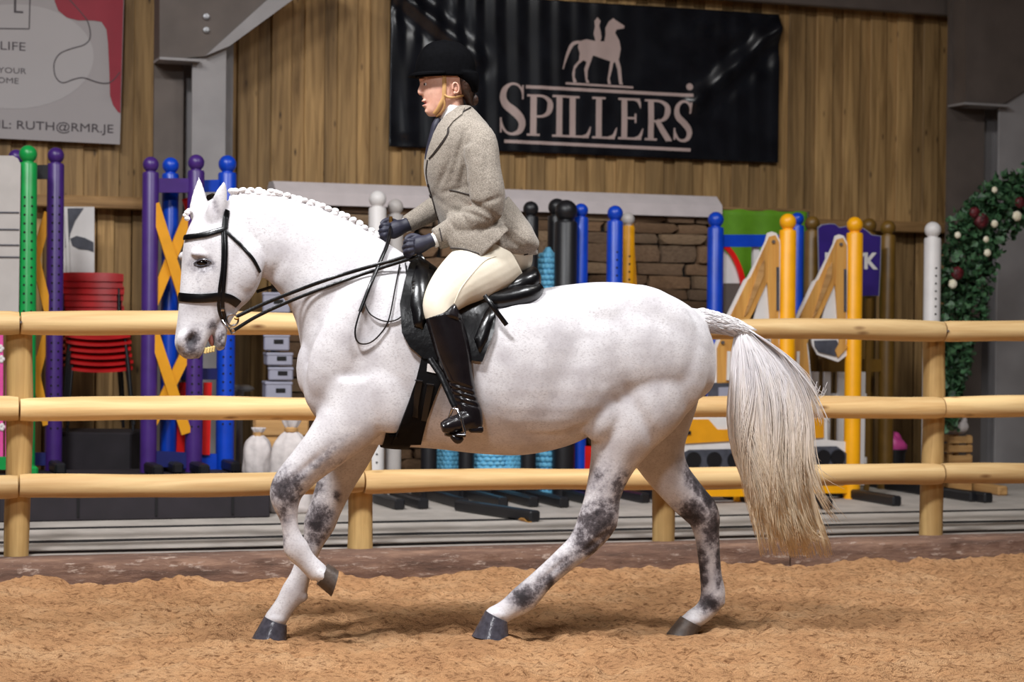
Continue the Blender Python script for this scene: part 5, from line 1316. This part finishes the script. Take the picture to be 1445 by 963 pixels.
# ================================================================== SADDLE
def shell(name, poly, off, th, parent, mat, bvs, step=7.0, dome=0.0, smooth=50, fallback=None):
    """thick panel that follows what lies behind it; poly in picture pixels on that surface"""
    v, f = fill_px(poly, step); n = len(v); fr, bk = [], []; last = None
    cx = sum(p[0] for p in v) / n; cy = sum(p[1] for p in v) / n
    hits = [cast(bvs, x, y) for x, y in v]
    good = [(p, h) for p, h in zip(v, hits) if h is not None]
    for p, h in zip(v, hits):
        if h is None:
            q = min(good, key=lambda g: (g[0][0] - p[0]) ** 2 + (g[0][1] - p[1]) ** 2)[1]
            loc = H(p[0], p[1], -q[0].y); nn = q[1]
        else: loc, nn = h[0], h[1]
        nn = (nn + Vector((0, -0.6, 0))).normalized()
        fr.append(loc + nn * (off + th)); bk.append(loc + nn * off)
    if dome:
        ed = {}
        for t in f:
            for i in range(len(t)): e = tuple(sorted((t[i], t[(i + 1) % len(t)]))); ed[e] = ed.get(e, 0) + 1
        bd = [v[i] for i in {i for e, c in ed.items() if c == 1 for i in e}]
        for i, p in enumerate(v):
            d = min(math.hypot(p[0] - b[0], p[1] - b[1]) for b in bd); fr[i] = fr[i] + Vector((0, -1, 0)) * dome * (1 - math.exp(-d / 5.0))
    a, b_, c = (fr[i] for i in f[0][:3])
    if (b_ - a).cross(c - a).y > 0: f = [t[::-1] for t in f]
    ed = {}
    for t in f:
        for i in range(len(t)): ed[(t[i], t[(i + 1) % len(t)])] = 1
    fs = list(f) + [tuple(i + n for i in t[::-1]) for t in f] + [(b2, a2, a2 + n, b2 + n) for (a2, b2) in ed if (b2, a2) not in ed]
    return MB().add(fr + bk, fs).build(name, mat, parent, smooth=smooth)

M['girth'] = plain('black_webbing', (9, 8, 10), 0.7, 0.3, 50, spec=0.15)
sd_ = thing('saddle', 'black leather dressage saddle with long girth on the white horse', 'saddle', HORSE.o, HORSE.a)
# seat: x, top y, bottom y, half width
ms = MB(); rings = []
for q in catmull([(578, 366, 392, .05), (590, 360, 405, .09), (620, 380, 420, .11), (660, 394, 425, .13), (700, 392, 426, .17), (730, 380, 424, .19), (750, 376, 420, .165), (758, 384, 410, .10)], 5):
    a, b_ = H(q[0], q[1]), H(q[0], q[2]); rings.append(ring((a + b_) / 2, (a - b_) / 2, Vector((0, q[3], 0)), 28, 0.8))
ms.loft(rings); seat = ms.build('seat', M['leather'], sd_, smooth=60)
mp_ = MB()
for s in (1, -1):
    limb(mp_, [(590, 398, 14, .045, .12 * s), (640, 418, 14, .05, .16 * s), (700, 424, 15, .055, .18 * s), (745, 414, 15, .055, .16 * s), (762, 402, 9, .035, .12 * s)], 16)
mp_.build('panel', M['leather'], sd_, smooth=60)
FL = [(589, 360), (577, 372), (570, 400), (564, 430), (567, 470), (578, 490), (597, 506), (640, 512), (664, 509), (680, 511), (697, 470), (701, 440), (702, 424), (660, 412), (620, 398), (600, 380)]
flap = shell('flap', FL, .012, .014, sd_, M['leather'], [BV], 6, smooth=75)
shell('knee_roll', [(586, 372), (580, 400), (578, 432), (584, 462), (596, 466), (606, 440), (604, 400), (600, 378)], .026, .006, sd_, M['leather'], [BV], 4, dome=.022)
shell('thigh_roll', [(690, 436), (678, 455), (668, 480), (676, 500), (688, 480), (698, 446)], .026, .006, sd_, M['leather'], [BV], 4, dome=.014)
# girth with straps and buckles
gi = shell('girth', [(596, 500), (624, 505), (622, 540), (612, 565), (603, 590), (597, 612), (594, 624), (552, 624), (562, 604), (575, 570), (586, 540)], .006, .014, sd_, M['girth'], [BV], 6)
for a, b_ in (((591, 538), (583, 588)), ((607, 543), (598, 592))):
    nrm = 4.0; shell('girth_strap', [(a[0] - nrm, a[1]), (a[0] + nrm + 1, a[1] + 1), (b_[0] + nrm, b_[1]), (b_[0] - nrm, b_[1] - 1)], .021, .005, gi, M['leather'], [BV], 4)
    p = cast([BV], a[0] + .5, a[1] - 2); c = p[0] + p[1] * .028
    MB().tube([c + Vector((-.016, 0, .002)), c + Vector((.016, 0, -.002))], .003, 6).build('buckle', M['steelbit'], gi)
shell('white_label', [(603, 513), (617, 516), (616, 527), (602, 524)], .021, .003, gi, M['white'], [BV], 5)
mg = MB(); pts, ups = [], []; cc0 = H(575, 520)
for q in np.linspace(-0.2 * math.pi, 0.6 * math.pi, 33):      # round under the chest, snug to the belly
    d = Vector((-.10 * math.cos(q), -math.sin(-q), -math.cos(q))).normalized()
    hh = BV.ray_cast(cc0 + Vector((-.02, 0, 0)), d)
    if hh[0] is not None: n_ = hh[1] if hh[1].dot(d) > 0 else -hh[1]; pts.append(hh[0] + n_ * .008); ups.append(n_)
mg.tube(pts, 1.0, 10, flat=(.007, .06), up=ups); mg.build('girth_belly_band', M['girth'], sd_, smooth=60)

# ================================================================== RIDER
def sect(mb, rows, n=30, p=0.9, k=5, off=0.0, yaw=0.0):
    """rows: y, x left, x right, half width, off"""
    rings = []; B = Vector((math.sin(yaw), -math.cos(yaw), 0))
    for q in catmull(rows, k):
        a, b_ = H(q[1], q[0], q[4]), H(q[2], q[0], q[4]); rings.append(ring((a + b_) / 2, (b_ - a) / 2, B * q[3], n, p))
    mb.loft(rings)
def skin_mat():
    k = N('skin'); mp = k.coords((1, 1, 1), False); n1 = k.n('ShaderNodeTexNoise', i_Scale=30.0, i_Detail=4.0); k.l(mp, 0, n1, 'Vector')
    r = k.ramp([(0.35, lin((214, 160, 138))), (0.65, lin((230, 182, 160)))]); k.l(n1, 0, r, 0)
    lp = k.n('ShaderNodeAttribute', attribute_name='lip'); mx = k.n('ShaderNodeMix', data_type='RGBA'); k.l(lp, 'Fac', mx, 'Factor'); k.l(r, 0, mx, 'A'); mx.inputs['B'].default_value = (*lin((172, 84, 84)), 1)
    k.l(mx, 'Result', k.b, 'Base Color'); k.b.inputs['Roughness'].default_value = 0.5; k.b.inputs['Subsurface Weight'].default_value = 0.08; k.b.inputs['Subsurface Radius'].default_value = (.01, .004, .002); return k.m
M['skin'] = skin_mat()
def tweed():
    k = N('grey_tweed'); mp = k.coords((220, 220, 220), False); n1 = k.n('ShaderNodeTexNoise', i_Scale=1.0, i_Detail=3.0); k.l(mp, 0, n1, 'Vector')
    n2 = k.n('ShaderNodeTexNoise', i_Scale=0.05, i_Detail=4.0); k.l(mp, 0, n2, 'Vector')
    r = k.ramp([(0.3, lin((104, 96, 86))), (0.7, lin((158, 148, 136)))]); k.l(n1, 0, r, 0)
    k.l(r, 0, k.b, 'Base Color'); k.b.inputs['Roughness'].default_value = 0.9; k.b.inputs['Sheen Weight'].default_value = 0.12; k.bump(n2, 0, 0.35, 0.03); return k.m
M['tweed'] = tweed(); M['breech'] = plain('cream_breeches', (226, 216, 196), 0.75, 0.06, 14, bump=0.2); M['boot'] = plain('black_boot_leather', (22, 18, 20), 0.22, 0.3, 12, bump=0.15)
M['glove'] = plain('navy_glove', (34, 34, 50), 0.6, 0.2, 30); M['velvet'] = plain('black_velvet', (5, 5, 7), 0.8, 0.3, 60, spec=0.05); M['shirt'] = plain('white_shirt', (232, 230, 228), 0.7, 0.04); M['tan'] = plain('tan_strap', (206, 160, 102), 0.55, 0.1)
M['hair'] = plain('brown_hair', (58, 36, 26), 0.5, 0.4, 80, bump=0.5); M['velvetcollar'] = plain('dark_seam', (52, 46, 44), 0.9, 0.1)
rider = thing('person', 'rider in grey tweed jacket, cream breeches, black boots and black velvet helmet', 'person', HORSE.o, HORSE.a)

# ---- body: head, neck, trunk, arms and legs in one surface
pb_ = MB(); HY = math.radians(9)
sect(pb_, [(64, 612, 640, .03, .02), (72, 600, 655, .058, .02), (90, 594, 666, .074, .02), (108, 592.5, 667, .077, .02), (120, 593, 663, .074, .02), (130, 594.5, 655, .071, .02), (140, 598, 648, .066, .02), (150, 600, 640, .058, .02), (158, 601, 634, .045, .02), (164, 605, 628, .03, .02)], 30, 0.92, 5, yaw=HY)
# nose, brow, lips, chin, cheek, jaw
limb(pb_, [(597, 115, 3.2, .010, .02), (595, 122, 3.4, .011, .02), (592.3, 129.5, 3.2, .013, .02), (595, 133, 2.8, .014, .02)], 12, 4)
pb_.ball(H(595.5, 112, .035), (.014, .022, .006), 10); pb_.ball(H(595.5, 112, .005), (.014, .022, .006), 10)
pb_.ball(H(598, 142.8, .02), (.0105, .020, .0052), 12); pb_.ball(H(599, 149.2, .02), (.0105, .018, .0056), 12)
pb_.ball(H(604, 157, .02), (.014, .018, .012), 12); pb_.ball(H(622, 153, .05), (.036, .016, .013), 12, Matrix.Rotation(.45, 3, 'Y'))
# neck, trunk, arms, legs
limb(pb_, [(636, 140, 17, .052, .02), (640, 158, 17, .052, .015), (646, 178, 20, .06, .0), (650, 200, 28, .1, 0)], 20)
sect(pb_, [(172, 628, 672, .09, 0), (190, 616, 684, .16, 0), (220, 606, 690, .16, 0), (260, 610, 695, .135, 0), (300, 622, 706, .145, 0), (345, 640, 735, .16, 0), (372, 650, 745, .15, 0)], 24)
for s in (1, -1):
    if s > 0: limb(pb_, [(672, 196, 17, .05, .165), (680, 240, 15, .045, .20), (685, 286, 14, .04, .215), (655, 312, 13, .038, .19), (612, 337, 7.5, .024, .155), (600, 343, 7, .018, .158)], 16)
    else: limb(pb_, [(664, 198, 17, .05, -.165), (660, 240, 15, .045, -.20), (655, 280, 14, .04, -.20), (615, 296, 12, .035, -.15), (575, 318, 7.5, .024, -.09), (562, 322, 7, .018, -.08)], 16)
    limb(pb_, [(712, 358, 34, .09, .10 * s), (668, 384, 32, .085, .21 * s), (630, 416, 17, .05, .262 * s), (632, 470, 16, .048, .30 * s), (648, 530, 12, .042, .315 * s), (660, 580, 11, .035, .325 * s), (640, 602, 7, .032, .35 * s)], 18)
pme = fuse(pb_, 0.0038, 3, 'rider_body')
pc_ = coords(pme); zc = np.array(H(599, 146, .02)); dl = np.exp(-(((pc_[:, 2] - zc[2]) / .0115) ** 2 + ((pc_[:, 0] - zc[0]) / .012) ** 2 + ((pc_[:, 1] - zc[1]) / .022) ** 2)); set_attr(pme, 'lip', np.clip(dl * 1.3, 0, 1) * .8)
# parting of the lips and eye hollows
nn_ = np.empty(len(pc_) * 3, np.float32); pme.vertices.foreach_get('normal', nn_); nn_ = nn_.reshape(-1, 3)
for (px, py, o, rx, rz, ry, dep) in ((597, 146, .02, 8, 1.6, .03, .004), (600, 118.5, .048, 6, 4, .014, .006), (598, 118.5, -.01, 6, 4, .014, .006), (600, 137, .04, 5, 4, .01, .0)):
    c = np.array(H(px, py, o)); d = pc_ - c; w = np.exp(-((d[:, 0] / (rx * SPX)) ** 2 + (d[:, 2] / (rz * SPX)) ** 2 + (d[:, 1] / ry) ** 2)); pc_ = pc_ - nn_ * (w * dep)[:, None]
setco(pme, pc_)
pbody = mesh_obj(pme, 'body', M['skin'], rider); PBV = caster(pme)
h = cast([PBV], 601, 118.5)
for e, o in ((1, .052), (-1, -.012)):
    c = H(600.5 if e > 0 else 598, 118.5, o) + Vector((0.004, 0.006 * e, 0))
    MB().ball(c, .0105, 14).build('eye', M['white'], rider); MB().ball(c + Vector((-.0075, -.0035 * e, -.001)), .0052, 10).build('iris', M['hair'], rider)
    MB().tube([c + Vector((.008, -.009 * e, .001)), c + Vector((-.002, -.0105 * e, .007)), c + Vector((-.010, -.003, .0045))], .0022, 6).build('upper_eyelid', M['skin'], rider)
    MB().tube([c + Vector((.012, -.008 * e, .014)), c + Vector((-.002, -.009 * e, .0185)), c + Vector((-.012, -.001, .015))], .0026, 6).build('eyebrow', M['hair'], rider)
# ear
me_ = MB(); ec = H(643, 124, .094)
me_.tube([ec + Vector((0.013 * math.cos(a) - .003 * math.sin(a), -0.004 * math.sin(a) - .002, 0.021 * math.sin(a) + (-.004 if a > 3 else 0))) for a in np.linspace(-1.9, 3.2, 14)], [.0035] * 10 + [.004] * 4, 8); me_.ball(ec + Vector((0, .004, -.002)), (.011, .005, .016), 12); me_.ball(ec + Vector((-.004, 0, -.021)), (.006, .004, .007), 10)
me_.build('ear', M['skin'], rider, smooth=70)
# hair at the nape
mh_ = MB(); sect(mh_, [(102, 634, 670, .081, .02), (112, 637, 670, .081, .02), (122, 641, 669, .079, .02), (131, 646, 668, .070, .02), (140, 654, 667, .045, .018), (150, 659, 667, .02, .012)], 18); hme = fuse(mh_, .004, 3, 'hair'); mesh_obj(hme, 'hair', M['hair'], rider)
mn = MB(); mn.ball(H(668, 141, .012), (.022, .028, .026), 16); mn.build('hair_bun', M['hair'], rider)

# ---- helmet
hel = thing('x', '', ''); bpy.data.objects.remove(hel)
mhx = MB()
sect(mhx, [(57.5, 618, 634, .012, .02), (60, 608, 645, .045, .02), (66, 599, 655, .068, .02), (78, 591, 665, .089, .02), (92, 587, 670, .097, .02), (104, 586, 671, .10, .02), (110, 587, 672, .10, .02)], 34, 0.97, 6, yaw=HY)
sect(mhx, [(104, 626, 672, .099, .02), (114, 638, 673, .097, .02), (124, 650, 672.5, .085, .02), (132, 656, 671.5, .07, .02)], 30, 0.9, 4, yaw=HY)
hm = fuse(mhx, .0045, 4, 'helmet'); helmet = mesh_obj(hm, 'helmet', M['velvet'], rider)
MB().lathe(H(627, 58.5, .02), [(0, -.004), (.016, -.004), (.017, .002), (.012, .006), (0, .008)], 16).build('helmet_button', M['velvet'], helmet)
# peak
mk_ = MB(); c0 = H(629, 106, .02); vs = []
for lay in (0, 1):
    for i in range(4):
        for j in range(25):
            a = math.radians(-74 + 148 * j / 24) + math.pi + HY; ext = (0.0, .5, .85, 1.0)[i] * 0.030 * max(0.15, math.cos(math.radians(-74 + 148 * j / 24))) ** .7
            rx = .131 + ext; ry = .100 + ext * .6
            vs.append(c0 + Vector((rx * math.cos(a), ry * math.sin(a), .004 - .012 * (ext / .03) - .005 * lay + .002 * (1 - lay))))
fs = []
for i in range(3):
    for j in range(24):
        a = i * 25 + j; fs += [(a, a + 1, a + 26, a + 25), (100 + a + 25, 100 + a + 26, 100 + a + 1, 100 + a)]
fs += [(75 + j + 1, 75 + j, 175 + j, 175 + j + 1) for j in range(24)] + [(j, j + 1, 101 + j, 100 + j) for j in range(24)]
mk_.add(vs, fs).build('peak', M['velvet'], helmet, smooth=60)
HBV = [PBV, caster(hm)]
def pstrap(name, px, w, t, mat, par, lift=.001):
    P = catmull(px, 5); pts, ups = [], []
    for q in P:
        hh = cast([PBV], q[0], q[1])
        if hh is None: continue
        pts.append(hh[0] + hh[1] * (t / 2 + lift)); ups.append(hh[1])
    return MB().tube(pts, 1.0, 8, flat=(t / 2, w / 2), up=ups).build(name, mat, par, smooth=60)
pstrap('chin_strap', [(626.5, 107), (627, 118), (626.5, 130), (626, 138), (622, 146), (618, 154), (613, 160)], .017, .006, M['tan'], helmet)
pstrap('chin_strap', [(627, 134), (632, 137), (640, 137), (650, 134.5), (658, 133), (664, 130)], .010, .005, M['tan'], helmet, .004)
pstrap('chin_strap', [(626, 140), (627, 150), (622, 158), (616, 163)], .010, .005, M['tan'], helmet, .002)
MB().ball(cast([PBV], 626, 136)[0], (.008, .006, .006), 10).build('strap_buckle', M['tan'], helmet)

# ---- shirt collar, tie
msx = MB(); limb(msx, [(637, 150, 16, .058, .018), (636, 158, 17, .06, .016), (638, 166, 19, .064, .012), (644, 180, 21, .07, .0)], 24); msx.build('shirt_collar', M['shirt'], rider, smooth=60)
msx = MB(); limb(msx, [(619, 167, 4.0, .02, .03), (615, 176, 5.5, .024, .035), (611, 190, 5, .022, .035), (606, 210, 5, .02, .03), (603, 225, 4, .02, .02)], 12); msx.build('tie', M['glove'], rider, smooth=60)
msx = MB(); limb(msx, [(627, 166, 8, .045, .008), (624, 180, 9, .05, .005), (619, 200, 8, .05, 0), (617, 225, 8, .05, 0)], 14); msx.build('shirt_front', M['shirt'], rider, smooth=60)

# ---- jacket
mj = MB()
sect(mj, [(150, 636, 664, .062, .006), (158, 630, 672, .078, .004), (168, 622, 680, .12, 0), (182, 614, 690, .175, 0), (205, 603, 697, .19, 0), (235, 598.5, 702, .182, 0), (262, 603, 704, .165, 0), (285, 611, 708, .168, 0), (310, 620, 722, .185, 0), (335, 630, 742, .20, 0), (352, 640, 756, .205, 0), (360, 650, 758, .18, 0)], 36, 0.88)
limb(mj, [(662, 186, 20, .06, .14), (676, 200, 25, .068, .185), (682, 240, 25, .066, .215), (688, 276, 25, .062, .232), (684, 300, 23, .058, .225), (658, 315, 22, .055, .20), (632, 330, 18.5, .047, .17), (615, 338, 16, .042, .152)], 22)
limb(mj, [(655, 190, 18, .06, -.15), (660, 240, 24, .066, -.21), (655, 280, 22, .06, -.21), (622, 290, 18, .052, -.16), (595, 305, 15, .046, -.12), (574, 317, 13, .04, -.095)], 20)
# skirt that spreads over the thigh and the cantle
limb(mj, [(670, 300, 40, .06, .15), (672, 330, 42, .05, .205), (690, 352, 40, .035, .235)], 20)
limb(mj, [(690, 300, 36, .12, .06), (712, 325, 34, .15, .05), (735, 342, 26, .17, .04), (752, 350, 12, .15, .03)], 20)
limb(mj, [(690, 300, 36, .12, -.06), (712, 325, 34, .15, -.05), (735, 342, 26, .17, -.04), (752, 350, 12, .15, -.03)], 20)
jme = fuse(mj, .0055, 5, 'jacket'); jc = coords(jme)
# cloth folds at elbow, waist and skirt
jn = np.empty(len(jc) * 3, np.float32); jme.vertices.foreach_get('normal', jn); jn = jn.reshape(-1, 3)
def fold(px, py, deg, ln, wd, dep, off):
    global jc
    c = np.array(H(px, py, off)); d = jc - c; a = math.radians(deg); x = d[:, 0] * math.cos(a) + d[:, 2] * math.sin(a); z = -d[:, 0] * math.sin(a) + d[:, 2] * math.cos(a)
    w = np.exp(-((x / (ln * SPX)) ** 2 + (z / (wd * SPX)) ** 2 + (d[:, 1] / .12) ** 2)); jc = jc - jn * (w * dep)[:, None]
for q in ((672, 292, -30, 26, 4, .010, .24), (664, 302, -22, 22, 3.5, .008, .24), (690, 284, 20, 14, 3.5, .007, .26), (652, 306, -60, 16, 3.5, .007, .22), (640, 322, -55, 15, 3, .005, .20), (648, 215, 75, 30, 4, .010, .18), (655, 240, 80, 26, 4, .007, .18), (640, 268, 15, 20, 4, .006, .16), (625, 250, 70, 28, 4, .006, .16), (620, 280, -40, 16, 3, .005, .16), (700, 320, -60, 26, 5, .008, .2), (676, 325, -70, 22, 5, .007, .2), (686, 240, 85, 40, 3.5, .003, .28)): fold(*q)
setco(jme, jc); jacket = mesh_obj(jme, 'jacket', M['tweed'], rider); JBV = [caster(jme)]
lap = shell('lapel', [(648, 150), (655, 152), (652, 162), (640, 172), (632, 182), (631, 190), (623, 202), (611, 218), (606, 224), (608, 205), (613, 190), (620, 176), (632, 162)], .002, .006, jacket, M['tweed'], JBV, 4, smooth=60)
def seam(name, px, r=.0022, par=None, mat=None):
    pts = []
    for q in catmull(px, 5):
        hh = cast(JBV, q[0], q[1])
        if hh: pts.append(hh[0] + hh[1] * .003)
    if len(pts) > 2: MB().tube(pts, r, 6).build(name, mat or M['velvetcollar'], par or jacket)
seam('lapel_edge', [(664, 152), (654, 158), (644, 167), (634, 178), (633, 188), (626, 200), (614, 216), (606, 224)], .003)
seam('collar_seam', [(632, 188), (634, 179), (640, 171)], .002)
seam('front_edge', [(604, 226), (602, 245), (606, 265), (612, 285), (618, 310), (624, 340)], .0026)
seam('pocket_flap', [(634, 268), (650, 272), (662, 275)], .0024)
seam('hem_edge', [(636, 350), (655, 352), (690, 362), (720, 362), (745, 358)], .0026)
for (px, py) in ((605, 262), (608, 277)):
    hh = cast(JBV, px, py)
    if hh: MB().lathe((0, 0, 0), [(0, 0), (.009, 0), (.009, .004), (.006, .006), (0, .006)], 12).build('button', M['boot'], jacket, loc=hh[0]).rotation_euler = hh[1].to_track_quat('Z', 'Y').to_euler()
for off, px, py in ((.152, 612, 340), (-.09, 571, 319)):
    msx = MB(); limb(msx, [(px + 4, py - 2, 11, .034, off), (px - 2, py + 1, 10, .03, off)], 16); msx.build('shirt_cuff', M['shirt'], rider, smooth=60)

# ---- breeches
mb2 = MB()
sect(mb2, [(330, 645, 738, .165, 0), (352, 642, 750, .18, 0), (378, 650, 748, .17, 0), (392, 665, 735, .13, 0)], 26)
for s in (1, -1):
    limb(mb2, [(716, 356, 44, .10, .09 * s), (690, 372, 44, .105, .15 * s), (662, 388, 41, .10, .205 * s), (637, 408, 33, .082, .25 * s), (622, 430, 26, .07, .278 * s), (623, 450, 22, .062, .29 * s), (628, 466, 20, .058, .295 * s)], 24)
b2 = fuse(mb2, .0055, 5, 'breeches'); breeches = mesh_obj(b2, 'breeches', M['breech'], rider); BBV = [caster(b2)]
pts = [cast(BBV, x, y) for x, y in [tuple(q[:2]) for q in catmull([(700, 362), (684, 368), (665, 388), (650, 408), (641, 428)], 5)]]
MB().tube([p[0] + p[1] * .001 for p in pts if p], .0018, 6).build('outer_seam', M['breech'], breeches)

# ---- tall boots
for s in (1, -1):
    mt_ = MB()
    limb(mt_, [(623, 442, 24.5, .066, .292 * s), (632, 470, 25.5, .066, .298 * s), (641, 503, 24, .06, .306 * s), (649, 535, 19, .05, .314 * s), (656, 562, 17, .043, .322 * s), (663, 582, 17, .042, .328 * s), (667, 596, 15, .04, .33 * s), (668, 605, 12, .036, .332 * s)], 24)
    limb(mt_, [(672, 594, 13, .038, .325 * s), (658, 595, 14, .042, .345 * s), (643, 599, 13, .047, .372 * s), (631, 602, 11, .046, .395 * s), (623, 604, 7, .034, .41 * s)], 20)
    # pointed outer top of the boot
    limb(mt_, [(636, 446, 14, .03, .335 * s), (640, 434, 6, .018, .33 * s), (641, 429, 2, .01, .325 * s)], 14)
    bm2 = fuse(mt_, .0045, 5, 'boot')
    cc = coords(bm2); cn = np.empty(len(cc) * 3, np.float32); bm2.vertices.foreach_get('normal', cn); cn = cn.reshape(-1, 3)
    for (px, py, dep) in ((652, 545, .006), (654, 553, .007), (656, 561, .006), (659, 570, .005)):
        c = np.array(H(px, py, .36 * s)); d = cc - c; w = np.exp(-((d[:, 0] / .06) ** 2 + ((d[:, 2] + d[:, 0] * .25) / .006) ** 2 + (d[:, 1] / .07) ** 2)); cc = cc - cn * (w * dep)[:, None]
    setco(bm2, cc); boot = mesh_obj(bm2, 'boot', M['boot'], rider)
    mso = MB(); mso.box(H(671, 606, .332 * s), (.058, .066, .026), bev=.006); mso.build('heel', M['boot'], boot, smooth=50)

# ---- gloves
def glove(name, cx, cy, off, mat):
    m = MB(); P = lambda x, y, o: (cx + x, cy + y, o + off)
    limb(m, [(cx + 21, cy - 7, 10.5, .032, off), (cx + 14, cy - 4, 10, .030, off), (cx + 6, cy - 1, 12, .034, off), (cx - 4, cy + 3, 12.5, .032, off), (cx - 10, cy + 6, 9, .028, off)], 18)
    for i, (dy, o) in enumerate(((-6, .02), (1, .028), (8, .028), (14, .022))):
        r = (4.1, 4.3, 4.1, 3.5)[i]; L_ = (1, 1.08, 1.0, .8)[i]
        limb(m, [(cx - 6, cy + dy * .8, r, r * SPX, off + o), (cx - 14 * L_, cy + dy + 1, r, r * SPX, off + o + .006), (cx - 18 * L_, cy + dy + 4, r * .95, r * SPX, off + o - .012), (cx - 14 * L_, cy + dy + 8, r * .9, r * SPX * .9, off + o - .03), (cx - 7, cy + dy + 8, r * .8, r * SPX * .8, off + o - .032)], 10, 4)
    limb(m, [(cx + 2, cy - 9, 4.6, .014, off - .012), (cx - 7, cy - 12, 4.3, .013, off - .014), (cx - 14, cy - 10, 4, .012, off - .006), (cx - 18, cy - 6, 3.2, .010, off + .002)], 10, 4)
    g = fuse(m, .0034, 2, name); return mesh_obj(g, name, mat, rider)
glove('glove', 590, 345, .16, M['glove']); glove('glove', 556, 323, -.08, M['glove'])

# ---- stirrup (part of the saddle)
st = MB(); st.tube([H(606, 506, .34), H(622, 530, .36), H(638, 566, .385), H(642, 574, .39)], 1.0, 8, flat=(.003, .013), up=Vector((0, -1, 0))); st.build('stirrup_leather', M['leather'], sd_, smooth=60)
st = MB(); c = (641, 590); A = []
for q in np.linspace(-0.35, math.pi + 0.35, 17): A.append(H(641 + 13 * math.cos(q) * 0.75, 597 - 26 * math.sin(q) + (0 if abs(math.cos(q)) < .9 else 4), .39 + .012 * math.cos(q)))
st.tube([H(630, 612, .37), H(632, 595, .385), H(638, 578, .392), H(645, 577, .395), H(651, 592, .40), H(656, 612, .402)], .0065, 8); st.build('stirrup_iron', M['steelbit'], sd_, smooth=60)
st = MB(); limb(st, [(628, 612, 3.5, .03, .36), (642, 614, 4, .03, .385), (656, 614, 3.5, .03, .40)], 14); st.build('stirrup_tread', M['boot'], sd_, smooth=60)
st = MB(); limb(st, [(637, 616, 3, .012, .40), (646, 621, 6, .016, .40), (652, 617, 4, .012, .40)], 12); st.build('stirrup_pad', M['boot'], sd_, smooth=60)
air('stirrup_leather_end', [(684, 417, .30), (692, 428, .33), (703, 443, .335), (715, 459, .335)], .020, .005, sd_, M['leather'], up=Vector((.7, 0, .7)))
MB().tube([H(566, 366, .02), H(580, 352, .10), H(590, 350, .13)], .006, 6).build('pommel_strap', M['leather'], sd_)

# ---- cane in the far hand
cn_ = thing('riding_cane', 'dark leather cane with a brass cap held in the forward hand', 'cane', HORSE.o, HORSE.a)
def offcane(x, y, o):
    hh = cast([BV], x, y); return (x, y, max(o, -hh[0].y + .02) if hh else o)
air('shaft', [(551, 318, -.075), (550.5, 325, -.03), offcane(549.5, 332, .03), offcane(548, 340, .06), offcane(544, 352, .08), offcane(537, 368, .10), offcane(522, 404, .12), offcane(508, 440, .12)], .017, .017, cn_, M['leather'])
MB().tube([H(551, 320, -.072), H(551.5, 308, -.078), H(551.5, 305.5, -.078)], [.008, .008, .006], 10).build('brass_cap', M['brass'], cn_)
